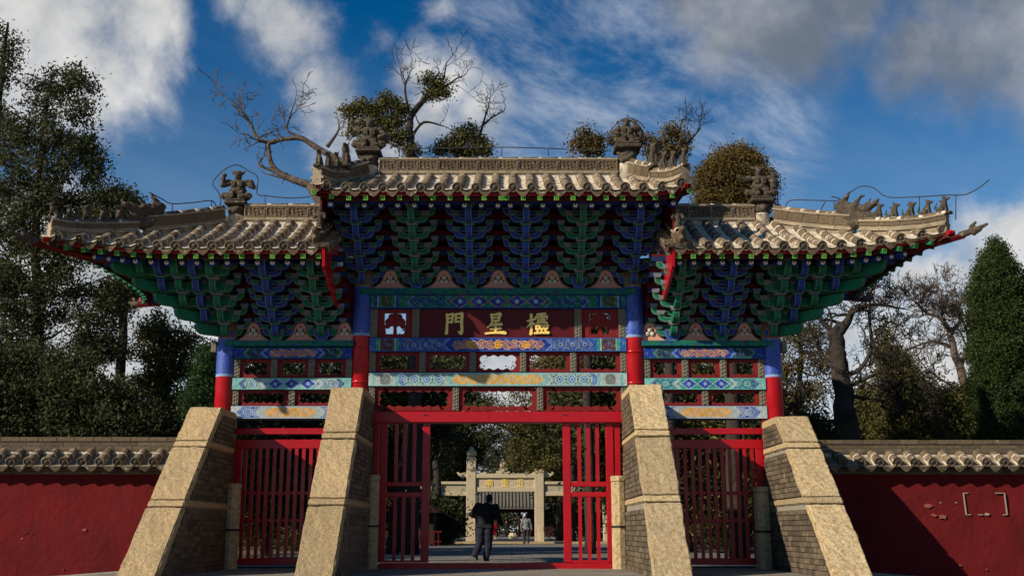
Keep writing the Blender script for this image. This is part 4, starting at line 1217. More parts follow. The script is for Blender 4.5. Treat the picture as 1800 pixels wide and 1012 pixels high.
# inner verge ridge, red gable board and the fan of verge tiles
for H, ro, s_ in ((SL, left_roof, 1), (SR, right_roof, -1)):
    xv = H.col - H.sx * 0 + H.sx * H.a0
    av = H.a0 + .10
    pth = [H.pt(av, t) for t in [i / 14 for i in range(1, 14)]]
    ridge_run(ro, pth, .16, .18, .36)
    b = MB(); rows = []
    up_, lo_ = [], []
    for i in range(15):
        p = H.pt(H.a0 - .02, i / 14 * 1.0); up_.append(p + Vector((0, 0, -.02))); lo_.append(Vector((p.x, p.y + (.10 if i == 14 else 0), min(p.z - .34, ZS + .62 + (H.ze - .40 - ZS - .62) * (i / 14) ** 1.25))))
    th = Vector((s_ * .06, 0, 0))
    strip(b, [up_, lo_], 0, False); strip(b, [[p + th for p in up_], [p + th for p in lo_]], 0, False); strip(b, [lo_, [p + th for p in lo_]], 0, False)
    strip(b, [[up_[-1], lo_[-1]], [up_[-1] + th, lo_[-1] + th]], 0, False); strip(b, [up_, [p + th for p in up_]], 0, False)
    b.build('gable_board', M_red, ro)
    for i in range(9):
        t = .30 + .68 * i / 8
        p = H.pt(H.a0 - .10, t); X = Matrix.Rotation(R(90 * s_), 4, 'Z'); X.translation = p + Vector((s_ * .06, 0, .03)); link('drip_tile', me_drip, ro, mat4=X)
        X = Matrix.Rotation(R(90 * s_), 4, 'Z') @ Matrix.Diagonal((.8, .55, .8, 1)); X.translation = p + Vector((s_ * .0, .13, .06)); link('eave_tile', me_eavet, ro, mat4=X)
# ================================================================== ROOF FIGURES
def warrior_parts(pose):
    p = [('e', (0, .02, .25), (.15, .11, .18)), ('e', (0, -.05, .20), (.13, .09, .11)), ('e', (0, -.01, .39), (.175, .10, .075)),
         ('e', (0, -.03, .525), (.078, .080, .092)), ('e', (0, -.02, .585), (.105, .085, .028)), ('e', (0, -.01, .62), (.06, .055, .035)), ('c', (0, 0, .43), .06, (0, -.02, .49), .055),
         ('c', (-.07, 0, .10), .095, (-.24, -.10, .09), .07), ('c', (.07, 0, .10), .095, (.24, -.10, .09), .07), ('c', (-.24, -.10, .09), .06, (-.06, -.17, .05), .045), ('c', (.24, -.10, .09), .06, (.08, -.17, .05), .045),
         ('e', (0, -.105, .53), (.02, .02, .02)), ('e', (0, .05, .10), (.26, .13, .09))]
    for i in range(5): p.append(('e', (-.08 + .04 * i, -.03, .625 + .015 * (i % 2)), (.014, .014, .03)))
    for i in range(10): a_ = i * .628; p.append(('e', (.155 * math.cos(a_), .11 * math.sin(a_), .235), (.03, .03, .018)))
    for s_ in (-1, 1): p += [('e', (s_ * .185, 0, .43), (.065, .07, .04)), ('b', (s_ * .06, -.115, .33), (.045, .02, .05)), ('c', (s_ * .10, -.02, .60), .022, (s_ * .15, -.01, .66), .010), ('b', (s_ * .09, -.15, .13), (.05, .02, .06))]
    L, Rr = ((-.17, 0, .39), (.17, 0, .39))
    if pose == 0:
        p += [('c', L, .062, (-.29, -.05, .33), .052), ('c', (-.29, -.05, .33), .05, (-.27, -.09, .49), .042), ('e', (-.25, -.1, .53), (.05, .05, .045)),
              ('c', Rr, .062, (.30, -.02, .30), .052), ('c', (.30, -.02, .30), .05, (.27, -.08, .40), .045)]
    elif pose == 1:
        p += [('c', L, .062, (-.26, .0, .46), .05), ('c', (-.26, 0, .46), .045, (-.33, -.05, .56), .035), ('c', Rr, .062, (.29, -.03, .29), .052), ('c', (.29, -.03, .29), .05, (.20, -.13, .22), .05),
              ('e', (.26, -.05, .18), (.10, .07, .06))]
    elif pose == 2:
        p += [('c', L, .062, (-.30, -.02, .32), .05), ('c', (-.30, -.02, .32), .048, (-.20, -.14, .25), .045), ('c', Rr, .062, (.28, .0, .44), .052), ('c', (.28, .0, .44), .05, (.17, -.02, .58), .04), ('e', (.30, .05, .30), (.10, .06, .16))]
    else:
        p += [('c', L, .062, (-.30, -.04, .36), .05), ('c', (-.30, -.04, .36), .048, (-.38, -.08, .42), .04), ('c', Rr, .062, (.29, .0, .46), .052), ('c', (.29, 0, .46), .05, (.22, -.04, .60), .04), ('e', (.24, -.02, .30), (.09, .08, .17))]
    return p
def warrior(px, y_foot, y_drum, y_seat, y_top, pose, label, r_drum, Y=.0):
    c = P(px, y_foot, Y); zf, zd, zs, zt = Z(y_foot, Y - r_drum), Z(y_drum, Y - .3), Z(y_seat, Y - .3), Z(y_top, Y)
    t = empty('warrior_finial', (c.x, Y, zf), label, 'roof statue', 'warrior statues at the ridge ends')
    b = MB(); h = zd - zf
    b.lathe([(r_drum * 1.02, -.15), (r_drum * .96, h * .42), (r_drum * .98, h * .44)], 18, (c.x, Y, zf), 0, True); b.build('drum', M_plasterw, t)
    q = blob_mesh('carved_drum', [('c', (0, 0, h * .60), r_drum * .98, (0, 0, h * .80), r_drum * .98)] + [('e', (r_drum * .9 * math.cos(a * .7), r_drum * .9 * math.sin(a * .7), h * (.52 + .18 * (a % 3))), (.06, .06, .045)) for a in range(9)], .024, M_stat, 1, .03, 8)
    link('carved_drum', q, t, (c.x, Y, zf))
    b = MB()
    w_ = r_drum * 1.30
    b.box((c.x - w_, Y - w_, zd), (c.x + w_, Y + w_, zd + (zs - zd) * .55)); b.box((c.x - w_ * .9, Y - w_ * .9, zd + (zs - zd) * .55), (c.x + w_ * .9, Y + w_ * .9, zs))
    bevel(b.build('seat_slab', M_stat, t), .02)
    s_ = (zt - zs) / .655
    me = blob_mesh('figure', warrior_parts(pose), .013, M_stat, 1, .012, 20)
    link('figure', me, t, (c.x, Y, zs - .02 * s_), None, (s_ * 1.05, s_, s_))
    return t
warrior(648, 306, 265, 256, 206, 1, 'stone warrior with one arm out on the high middle roof, its left end', .225)
warrior(1103, 304, 258, 246, 208, 2, 'stone warrior on the high middle roof, its right end, wire arch over it', .235)
warrior(415, 390, 356, 346, 299, 0, 'stone warrior raising a fist on the lower left roof', .19)
warrior(1338, 388, 352, 341, 291, 3, 'stone warrior on the lower right roof before the round bronze tree', .20)
dragon_me = blob_mesh('dragon_head', [('e', (-.06, 0, .16), (.20, .11, .20)), ('e', (-.14, 0, .36), (.19, .10, .15)), ('e', (-.22, 0, .46), (.12, .08, .10)), ('c', (-.2, 0, .48), .07, (-.10, 0, .60), .045), ('c', (-.10, 0, .60), .045, (-.05, 0, .69), .018),
     ('c', (0, 0, .34), .10, (.22, 0, .30), .085), ('c', (.22, 0, .30), .085, (.42, 0, .36), .05), ('c', (.42, 0, .36), .05, (.46, 0, .43), .03), ('c', (.05, 0, .18), .09, (.36, 0, .14), .05), ('c', (.36, 0, .14), .045, (.42, 0, .20), .025),
     ('e', (.10, -.09, .37), (.05, .04, .045)), ('e', (.10, .09, .37), (.05, .04, .045)), ('c', (.06, 0, .44), .05, (.16, 0, .56), .025), ('c', (.16, 0, .56), .025, (.24, 0, .55), .015), ('c', (.0, 0, .05), .12, (.25, 0, .03), .08),
     ('c', (.25, .0, .38), .03, (.33, 0, .47), .015), ('e', (-.26, 0, .3), (.07, .07, .10)), ('c', (.12, 0, .22), .05, (.3, 0, .24), .02)], .020, M_stat, 1, .016, 12)
def sit_beast(name, k):
    r_ = random.Random(k)
    h = .30
    parts = [('c', (-.06, 0, .07), .058, (.015, 0, .19), .045), ('e', (-.07, 0, .055), (.075, .058, .05)), ('c', (.035, -.025, .15), .022, (.05, -.025, .0), .02), ('c', (.035, .025, .15), .022, (.05, .025, .0), .02),
             ('e', (.035, 0, .255), (.052, .042, .045)), ('c', (.05, 0, .25), .032, (.10, 0, .245 + .02 * r_.random()), .022), ('c', (.01, -.025, .28), .014, (.0, -.035, .325), .008), ('c', (.01, .025, .28), .014, (.0, .035, .325), .008),
             ('c', (-.12, 0, .05), .026, (-.16, 0, .13), .022), ('c', (-.16, 0, .13), .022, (-.12 - .03 * r_.random(), 0, .20), .014), ('b', (0, 0, -.01), (.13, .06, .025))]
    if k % 3 == 1: parts += [('c', (-.03, 0, .2), .03, (-.07, 0, .24), .016)]
    if k % 3 == 2: parts += [('c', (.02, 0, .2), .05, (.04, 0, .24), .05), ('c', (-.02, 0, .28), .02, (-.06, 0, .26), .012)]
    return blob_mesh(name, parts, .0125, M_stat, 1, .008, 22)
beasts = [sit_beast('ridge_beast', k) for k in range(5)]
def on_hip(H, h, up):
    p = H.pt(H.hx * h, h); e = max(0, (h - .78) / .22); return p + Vector((0, 0, .08 * e * e + up))
def hip_dir(H): return math.atan2(-H.hy, H.sx * H.hx)
for H, h, lb in ((SL, .49, 'open-jawed dragon head on the lower left roof ridge'), (SR, .50, 'open-jawed dragon head on the lower right roof ridge')):
    o = link('dragon_head', dragon_me, None, on_hip(H, h, .12), (0, 0, hip_dir(H)), (1.25, 1.2, 1.12)); tag(o, lb, 'dragon head', 'dragon heads on the hip ridges')
ords = ['beside the dragon head', 'second from the dragon head', 'third from the dragon head', 'fourth from the dragon head', 'at the upturned tip']
for H, side in ((SL, 'left'), (SR, 'right')):
    for i, h in enumerate((.63, .71, .79, .87, .95)):
        o = link('ridge_beast', beasts[i], None, on_hip(H, h, .27), (0, 0, hip_dir(H) + rnd.uniform(-.3, .3)), (1.15,) * 3)
        tag(o, f'small seated beast on the lower {side} roof ridge, {ords[i]}', 'roof beast', 'small beasts along the hip ridges')
ords2 = ['nearest the warrior', 'second from the warrior', 'third from the warrior', 'at the corner tip']
for H, side in ((ML, 'left'), (MR, 'right')):
    for i, h in enumerate((.44, .60, .74, .90)):
        sc = 1.75 if i == 0 else 1.25
        o = link('ridge_beast', beasts[(i + 2) % 5], None, on_hip(H, h, .36 if i == 0 else .32), (0, 0, hip_dir(H) + rnd.uniform(-.2, .2)), (sc,) * 3)
        tag(o, f'small beast on the {side} hip of the high middle roof, {ords2[i]}', 'roof beast', 'small beasts along the hip ridges')
guard_me = blob_mesh('guardian_figure', [('c', (0, 0, 0), .075, (0, 0, .16), .07), ('e', (0, -.01, .25), (.085, .065, .08)), ('e', (0, -.02, .36), (.052, .05, .055)), ('c', (-.08, 0, .28), .035, (-.11, -.06, .18), .03), ('c', (.08, 0, .28), .035, (.11, -.06, .18), .03), ('e', (0, 0, .42), (.04, .035, .03))], .016, M_stat, 1, .01, 15)
for H, side in ((SL, 'left'), (SR, 'right')):
    p = H.pt(H.a0 + .10, .86)
    o = link('guardian_figure', guard_me, None, p + Vector((0, 0, .36)), (0, 0, 0), (1.05,) * 3); tag(o, f'little stone guard standing where the lower {side} roof meets the middle bay', 'roof statue', 'guards at the inner roof corners')
    b = blob_mesh('verge_dragon', [('c', (0, .1, 0), .11, (0, -.15, .05), .10), ('c', (0, -.15, .06), .09, (0, -.30, .12), .06), ('c', (0, -.12, -.08), .08, (0, -.26, -.06), .05), ('c', (0, 0, .08), .06, (0, .05, .2), .03)], .022, M_stat2, 1, .015, 10)
    o = link('verge_dragon', b, None, H.pt(H.a0 + .10, .97) + Vector((0, 0, .16))); tag(o, f'pale open-mouthed ridge end at the inner edge of the lower {side} roof', 'ridge ornament', 'pale ridge ends at the inner roof corners')

# ---- lightning wires
def smooth_path(pts, n=6):
    out = []
    pts = [Vector(p) for p in pts]
    for i in range(len(pts) - 1):
        p0, p1, p2, p3 = pts[max(0, i - 1)], pts[i], pts[i + 1], pts[min(len(pts) - 1, i + 2)]
        for k in range(n):
            t = k / n; t2, t3 = t * t, t * t * t
            out.append(.5 * ((2 * p1) + (p2 - p0) * t + (2 * p0 - 5 * p1 + 4 * p2 - p3) * t2 + (3 * p1 - p0 - 3 * p2 + p3) * t3))
    out.append(pts[-1]); return out
def wire_thing(label, runs, posts, base):
    t = empty('lightning_wire', base, label, 'lightning wire', 'lightning wires along the ridges')
    for r_ in runs:
        b = MB(); b.tube(smooth_path([P(x, y, Y) for x, y, Y in r_]), .013, 5); b.build('wire', M_wire, t)
    for x, y0, y1, Y in posts:
        b = MB(); b.tube([P(x, y0, Y), P(x, y1, Y)], .011, 5); b.build('post', M_wire, t)
wire_thing('thin lightning wire on posts along the high middle ridge, arched over its right warrior',
           [[(700, 262, 0), (800, 260, 0), (882, 259, 0), (965, 261, 0), (1010, 263, 0), (1062, 262, 0), (1068, 240, 0), (1080, 222, 0), (1100, 208, 0), (1120, 212, 0), (1134, 226, 0)]],
           [(702, 262, 275, 0), (790, 260, 275, 0), (882, 259, 274, 0), (964, 261, 274, 0)], P(880, 275, 0))
wire_thing('bent lightning wire looping round the fist-raising warrior on the lower left roof',
           [[(262, 338, -1.3), (285, 350, -1.0), (302, 358, -.8), (340, 356, -.4), (372, 353, -.2), (382, 364, 0), (388, 355, 0), (384, 338, 0), (374, 322, 0), (392, 300, 0), (416, 290, 0), (436, 300, 0), (453, 312, 0), (452, 340, 0), (468, 344, 0), (510, 348, 0), (545, 346, 0)]],
           [(303, 358, 372, -.8), (372, 353, 366, -.2), (466, 344, 356, 0)], P(410, 380, 0))
wire_thing('lightning wire over the beasts of the lower right roof, its end slanting up',
           [[(1362, 299, 0), (1372, 312, 0), (1366, 330, 0), (1368, 364, 0)], [(1380, 372, -.1), (1388, 353, -.2), (1430, 352, -.5), (1474, 352, -.8), (1492, 340, -1.1), (1512, 328, -1.3), (1535, 330, -1.5), (1560, 346, -1.7), (1610, 346, -2.1), (1660, 343, -2.4), (1695, 342, -2.6), (1718, 332, -2.8), (1739, 316, -2.9)],
            [(1461, 346, -.8), (1476, 350, -.8), (1472, 366, -.8)], [(1443, 368, -.6), (1450, 355, -.6)]],
           [(1616, 346, 382, -2.1), (1680, 343, 386, -2.5), (1466, 352, 374, -.8)], P(1450, 385, -.6))
t = bpy.data.objects
b = MB(); b.tube(smooth_path([P(300, 530, -.1), P(325, 583, 0), P(350, 590, 0), P(383, 603, 0)], 8), .012, 5)
tag(b.build('overhead_cable', M_iron), 'dark cable drooping from the left roof corner to the outer left pillar', 'cable')

# ================================================================== BUTTRESSES
me_brick = MB().box((-.5, -.5, -.5), (.5, .5, .5)).mesh('brick', M_brick)
def rough(mb, name, m_, parent, amp=.016, cuts=9):
    bm = bmesh.new(); me = mb.mesh(name, m_); bm.from_mesh(me)
    bmesh.ops.bevel(bm, geom=[e for e in bm.edges if len(e.link_faces) == 2 and e.calc_face_angle(0) > .7], offset=.020, segments=2, affect='EDGES')
    for _ in range(4):
        es = [e for e in bm.edges if e.calc_length() > .13]
        if not es or len(bm.verts) > 6000: break
        bmesh.ops.subdivide_edges(bm, edges=es, cuts=1, use_grid_fill=True)
    from mathutils import noise as mn
    bmesh.ops.triangulate(bm, faces=[f for f in bm.faces if len(f.verts) > 4])
    bm.normal_update()
    for v_ in bm.verts:
        k_ = mn.fractal(v_.co * 2.2, 1, 2, 3) * 1.1 + mn.fractal(v_.co * 9, 1, 2, 3) * .7
        v_.co += v_.normal * k_ * amp
    bm.to_mesh(me); bm.free(); me.update()
    return link(name, me, parent)
def buttress(x, yt, ptop, joints, vis, label):
    """x centre, yt how far its top stands forward, ptop photo row of the top; vis = side whose bricks show"""
    zt = Z(ptop, -yt); yb = 5.08; W_ = .66
    t = empty('stone_buttress', (x, -yb / 2, 0), label, 'buttress', 'stone and brick buttresses before the pillars')
    sl = zt / (yb - yt)            # rise per metre
    front = lambda z: yb - z / sl    # distance forward of the slope at height z
    # core
    b = MB(); ins = .035
    pr = [(-.22, -.5), (-.22, zt - .10), (-yt + .02, zt - .10), (-yb - .50 / sl + .20, -.5)]
    b.prism(pr, x - W_ / 2 + ins, x + W_ / 2 - ins, 'yz', 0); b.build('mortar_core', M_mortar, t)
    # coping slabs down the slope, level stones at the joints
    zs = [zt] + joints + [-.50]
    th = .24
    for i in range(len(zs) - 1):
        zh, zl = zs[i], zs[i + 1]
        gap = .012
        n_ = Vector((0, -math.sin(math.atan(sl)), 0)); 
        def P2(z, inn): return (-(front(z)) + inn * 1.0, z)
        a_ = zh - (gap if i else 0)
        b = MB()
        if i == 0: pr = [(-.20, zh), (-.20, zh - .16), (-yt + .12, zh - .16), P2(zl + .14, th), P2(zl + .14, 0), (-yt - .0, zh - .03), (-yt + .05, zh)]
        else:
            pr = [P2(a_, th * 1.25), P2(zl + (.14 if i < len(zs) - 2 else 0), th * 1.25), P2(zl + (.14 if i < len(zs) - 2 else 0), 0), P2(a_, 0)]
        b.prism(pr[::-1], x - W_ / 2, x + W_ / 2, 'yz', 0); rough(b, 'coping_slab', M_granite if vis > 0 else M_granite2, t)
        if i < len(zs) - 2:      # stone course that runs back to the pillar
            b = MB(); z0_, z1_ = zl + gap, zl + .14 - gap
            e = .004
            pr = [(-.22, z0_), (-.22, z1_), P2(z1_, .004), P2(z0_, .004)]
            b.prism(pr[::-1], x - W_ / 2 - e, x + W_ / 2 + e, 'yz', 0); rough(b, 'string_course', M_granite if vis > 0 else M_granite2, t, .008)
    # bricks, course by course
    ch = .098
    for s_ in (1, -1):
        seen = s_ == vis
        st_ = MB()
        z = -.294; k = 0
        while z < zt - .2:
            blocked = any(jz - .02 < z + ch and z < jz + .15 for jz in joints)
            if blocked:
                nz_ = min([jz + .142 for jz in joints if jz - .02 < z + ch and z < jz + .15]); 
                z = max(z + .005, nz_); continue
            hh = ch
            for jz in joints:
                if z < jz < z + ch + .06: hh = jz - z - .004
            y0 = -.22; y1 = -(front(z + hh) - th * (1.15 if z < joints[0] else 1.1))
            y = y0 - (.0 if k % 2 else .16)
            first = True
            while y > y1 + .05:
                L_ = .30 if not first or k % 2 else .30
                ya = y; yb_ = max(y - .30, y1)
                if first and not k % 2:
                    # half brick at the pillar
                    lo = -.22
                    M_c = (lo + y) / 2; sz = lo - y
                    args = (M_c, sz)
                    if seen: link('brick', me_brick, t, (x + s_ * (W_ / 2 - .06), args[0], z + hh / 2), None, (.12 + rnd.uniform(-.008, .010), args[1] - .012, hh - .013))
                    else: st_.box((x + s_ * (W_ / 2 - .06) - .06, y + .006, z + .006), (x + s_ * (W_ / 2 - .06) + .06, lo - .006, z + hh - .007))
                first = False
                if ya - yb_ > .05:
                    if seen: link('brick', me_brick, t, (x + s_ * (W_ / 2 - .06), (ya + yb_) / 2, z + hh / 2), None, (.12 + rnd.uniform(-.010, .012), ya - yb_ - .012, hh - .013 + rnd.uniform(-.002, .002)))
                    else: st_.box((x + s_ * (W_ / 2 - .06) - .06, yb_ + .006, z + .006), (x + s_ * (W_ / 2 - .06) + .06, ya - .006, z + hh - .007))
                y = yb_
            z += hh; k += 1
        if not seen: tag(st_.build('brick_face', M_brick, t), kind='stuff')
buttress(CX[0], 1.45, 715, [2.38, 1.20], 1, 'sloping stone buttress beside the left red wall')
buttress(CX[1], 1.90, 680, [2.50, 1.22], 1, 'sloping stone buttress left of the wide middle doorway')
buttress(CX[2], 1.90, 675, [2.55, 1.28], -1, 'sloping stone buttress right of the wide middle doorway')
buttress(CX[3], 1.55, 731, [2.36, 1.26], -1, 'sloping stone buttress beside the right red wall')
# ---- stone posts clamped to the pillars
def stone_post(px, ytop, Y, wd, label):
    c = P(px, 900, Y); zt = Z(ytop, Y)
    t = empty('stone_post', (c.x, Y, 0), label, 'stone post', 'stone posts beside the doorways')
    b = MB(); h = zt; w2 = wd / 2
    b.lathe([(w2 * 1.06, 0), (w2 * 1.06, h - .13)], 8, (c.x, Y, 0), 0, False); b.lathe([(w2 * .98, h - .13), (w2 * .98, h - .115), (w2 * 1.12, h - .11), (w2 * 1.12, h - .02), (w2 * .95, h)], 8, (c.x, Y, 0), 0, False)
    bevel(b.build('shaft', M_granite2, t), .012)
    b = MB(); zz = h * .44; b.lathe([(w2 * 1.09, zz), (w2 * 1.13, zz), (w2 * 1.13, zz + .045), (w2 * 1.09, zz + .045)], 8, (c.x, Y, 0), 0, False); b.build('iron_band', M_iron, t)
stone_post(409, 849, -.42, .30, 'grey stone post by the left side door, next to the outer buttress')
stone_post(653, 834, -.42, .30, 'banded stone post at the left edge of the middle doorway')
stone_post(1088, 836, -.42, .30, 'banded yellowish stone post at the right edge of the middle doorway')
stone_post(1340, 855, -.42, .33, 'round-edged stone post by the right side door')

# ================================================================== PERIMETER WALLS
def wall(x0, x1, sgn, label, ycap, yt):
    t = empty('perimeter_wall', ((x0 + x1) / 2, .1, 0), label, 'wall', 'red walls either side of the gate')
    zc = Z(ycap, .1); ze = Z(825, -.55)
    zr = Z(833, -.2)
    fy = -.22
    # plaster body: gently uneven sheet
    b = MB(); nx, nz = 120, 18; rows = []
    from mathutils import noise as mn
    near = x0 if sgn > 0 else x1
    for j in range(nz + 1):
        r_ = []
        for i in range(nx + 1):
            x = x0 + (x1 - x0) * i / nx; z = -.55 + (zr + .55) * j / nz
            r_.append(Vector((x, fy + .030 * mn.fractal(Vector((x * .7, 3.3, z * 1.2)), 1, 2, 3), z)))
        rows.append(r_)
    strip(b, rows, 0, True); b.box((x0, .0, -.55), (x1, .44, zr)); b.build('plaster_face', M_redwall, t)
    # corbel bricks
    xx = x0
    for k, (z0_, z1_, d) in enumerate(((zr, zr + .07, .07), (zr + .075, zr + .145, .15))):
        b = MB(); b.box((x0, fy - d + .012, z0_), (x1, .45 + d, z1_)); b.build('corbel_core', M_mortar, t)
        xx = near; i = 0
        while abs(xx - near) < 9.5:
            L_ = .34; xc = xx + sgn * L_ / 2
            link('corbel_brick', me_brick, t, (xc, fy - d + .08, (z0_ + z1_) / 2), None, (L_ - .012, .16 + rnd.uniform(0, .01), z1_ - z0_ - .006)); xx += sgn * L_; i += 1
    z_e = zr + .19; z_r = zc - .30
    ye, yr = fy - .36, -.0
    # sloping bed
    b = MB(); strip(b, [[Vector((x0, ye, z_e - .04)), Vector((x1, ye, z_e - .04))], [Vector((x0, yr, z_r)), Vector((x1, yr, z_r))], [Vector((x0, .45, z_e - .04)), Vector((x1, .45, z_e - .04))]], 0, False)
    strip(b, [[Vector((x0, ye, z_e - .04)), Vector((x1, ye, z_e - .04))], [Vector((x0, 0, z_e - .045)), Vector((x1, 0, z_e - .045))]], 0, False)
    b.build('tile_bed', M_course, t)
    up = (Vector((0, yr, z_r)) - Vector((0, ye, z_e))).normalized(); L_ = (Vector((0, yr, z_r)) - Vector((0, ye, z_e))).length
    xax = Vector((1, 0, 0)); n_ = xax.cross(up)
    i = 0; x = near + sgn * .22
    while abs(x - near) < 9.5:
        for k in range(2):
            c = Vector((x, ye, z_e)) + up * (L_ * (k + .5) / 2) + n_ * .02 + Vector((0, 0, .03))
            yx = (up + xax * rnd.uniform(-.05, .05)).normalized()
            M_ = Matrix((xax, yx, n_)).transposed().to_4x4() @ Matrix.Diagonal((1, L_ / 2 / TL, 1, 1)); M_.translation = c
            link('eave_tile' if k == 0 else 'barrel_tile', me_eavet if k == 0 else me_barrel, t, mat4=M_)
        dx_ = sgn * .19
        M_ = Matrix((xax, up, n_)).transposed().to_4x4(); M_.translation = Vector((x + dx_, ye, z_e)) + n_ * -.0
        link('drip_tile', me_drip, t, mat4=M_)
        x += sgn * .378
    # ridge: two courses and a cap
    b = MB(); b.box((x0, -.10, z_r - .1), (x1, .10, zc - .05)); b.build('ridge_core', M_plasterw, t)
    x = near
    j = 0
    while abs(x - near) < 9.5:
        L_ = .40; xc = x + sgn * L_ / 2
        link('ridge_brick', me_rb, t, (xc, -.0, z_r + .07), None, (L_ - .012, .27, .085)); link('ridge_brick', me_rb, t, (xc + .1, -.0, z_r + .165), None, (L_ - .012, .235, .07))
        link('ridge_cap', me_rb, t, (xc - .05, 0, zc - .035), None, (L_ - .014, .30, .085 + rnd.uniform(-.006, .006)))
        x += sgn * L_
    return t
wl = wall(-46, CX[0] - .30, -1, 'red plastered wall with tiled coping left of the gate', 770, 0)
wr = wall(CX[3] + .30, 46, 1, 'red plastered wall right of the gate, with the outline of a missing notice board', 775, 0)
# traces of a notice board on the right wall, and broken plaster
M_tracewhite = mat('old_white_paint', (.34, .27, .23), .9, .3, 20)
b = MB()
def trace(xa, ya, xb, yb, wd=.009):
    p, q = P(xa, ya, -.25), P(xb, yb, -.25); d = (q - p).normalized(); s_ = Vector((-d.z, 0, d.x)) * wd
    b.add([p + s_, q + s_, q - s_, p - s_, p + s_ + Vector((0, .03, 0)), q + s_ + Vector((0, .03, 0)), q - s_ + Vector((0, .03, 0)), p - s_ + Vector((0, .03, 0))], [(0, 1, 2, 3), (0, 4, 5, 1), (1, 5, 6, 2), (2, 6, 7, 3), (3, 7, 4, 0)])
for q in ((1694, 866, 1699, 904), (1694, 866, 1702, 866), (1699, 904, 1707, 904), (1766, 866, 1771, 904), (1766, 866, 1750, 866), (1771, 904, 1764, 904), (1720, 904, 1728, 904)): trace(*q)
b.build('board_outline', M_tracewhite, wr)
def scar(x, y, s_, par, m_, k):
    r_ = random.Random(k); c = P(x, y, -.25); b = MB()
    pts = [(c.x + s_ * math.cos(a * .785) * r_.uniform(.5, 1.2), c.z + s_ * .6 * math.sin(a * .785) * r_.uniform(.5, 1.2)) for a in range(8)]
    b.prism(pts, -.246, -.18); b.build('plaster_scar', m_, par)
M_scar = mat('bare_plaster', (.26, .09, .06), .95, .3, 20)
for k, (x, y, s_) in enumerate(((1632, 888, .09), (1658, 908, .10), (1642, 905, .06), (1736, 903, .06), (1654, 883, .025), (1681, 883, .025), (1688, 993, .03), (1735, 1000, .03))): scar(x, y, s_, wr, M_scar if k not in (3, 4, 5) else M_tracewhite, k)
for k, (x, y, s_) in enumerate(((44, 936, .05), (56, 938, .06), (148, 930, .05), (110, 1000, .02), (38, 946, .04))): scar(x, y, s_, wl, M_scar if k > 1 else M_reddark, k + 20)

# ================================================================== INNER STONE ARCHWAY
AY = 47.6
arch = empty('stone_archway', (P(888, 950, AY).x, AY, .12), 'pale stone archway with gilt characters seen through the open doorway', 'archway')
M_arch = mat('pale_arch_stone', (.50, .41, .27), .85, .22, 9, (.26, .19, .11), (.52, .72), 3, .6, bump=.4, bscale=25)
def aX(px): return P(px, 900, AY).x
def aZ(py, Y=AY): return P(900, py, Y).z
for px in (828, 948):
    x = aX(px); wd = .30
    b = MB(); zt = aZ(803 if px < 900 else 824)
    b.box((x - wd, AY - .3, .1), (x + wd, AY + .3, zt - .25)); b.box((x - wd * 1.12, AY - .34, zt - .25), (x + wd * 1.12, AY + .34, zt - .12)); b.box((x - wd * .95, AY - .28, zt - .12), (x + wd * .95, AY + .28, zt))
    if px < 900:
        b.lathe([(.20, 0), (.20, .05), (.30, .12), (.34, .25), (.28, .40), (.16, .48), (.14, .52), (.17, .56), (.08, .66), (.0, .70)], 14, (x, AY, zt), 0, True)
    bevel(b.build('pillar', M_arch, arch), .03)
    s_ = -1 if px < 900 else 1
    for ss_ in (-1, 1):      # cloud wings
        zz = aZ(834); q = MB(); pr = [(0, -.16), (.30, -.14), (.45, -.10), (.62, .04), (.66, .16), (.52, .20), (.50, .12), (.40, .08), (.25, .15), (0, .17)]
        if ss_ < 0: pr = [(-p[0], p[1]) for p in pr][::-1]
        q.prism(pr, AY - .09, AY + .09, M=Matrix.Translation((x + ss_ * .28, 0, zz))); q.build('cloud_wing', M_arch, arch)
    q = MB(); 
    if px > 900:
        q.box((x - .05, AY - .42, .1), (x + .27, AY - .31, aZ(925))); q.box((x - .0, AY - .46, .1), (x + .3, AY - .43, aZ(935)))
        bevel(q.build('drum_stone', M_arch, arch), .02)
xa, xb = aX(828) + .30, aX(948) - .30
b = MB(); b.box((xa, AY - .26, aZ(840)), (xb, AY + .26, aZ(832))); b.box((xa, AY - .22, aZ(864)), (xb, AY + .22, aZ(856))); bevel(b.build('crossbeam', M_arch, arch), .02)
b = MB(); b.box((xa, AY - .14, aZ(856)), (xb, AY + .14, aZ(840))); ap = b.build('inscription_slab', M_arch, arch)
b = MB(); zc_ = aZ(832); xm = aX(884); b.box((xm - .45, AY - .2, zc_), (xm + .45, AY + .2, zc_ + .16)); b.box((xm - .3, AY - .18, zc_ + .16), (xm + .3, AY + .18, zc_ + .34)); b.lathe([(.16, .34), (.2, .45), (.24, .62), (.16, .75), (.05, .95)], 10, (xm, AY, zc_), 0, True); bevel(b.build('crown_stone', M_arch, arch), .02)
for gl, px in ((MIAO, 860), (SHENG, 888), (YA, 915)):
    character(gl, aX(px), aZ(848.5), .47, AY - .14, .03, M_gold, ap)
M_archlichen = mat('lichen_slab', (.40, .34, .24), .9, .3, 4, (.10, .16, .07), (.48, .62), 1.2, .8)
for xs0, xs1 in ((aX(700), aX(828) - .3), (aX(948) + .3, aX(1075))):
    b = MB(); b.box((xs0, AY - .24, aZ(851)), (xs1, AY + .24, aZ(846))); b.box((xs0, AY - .20, aZ(871)), (xs1, AY + .20, aZ(864))); bevel(b.build('side_crossbeam', M_arch, arch), .02)
    b = MB(); b.box((xs0, AY - .12, aZ(864)), (xs1, AY + .12, aZ(851))); b.build('side_slab', M_archlichen, arch)
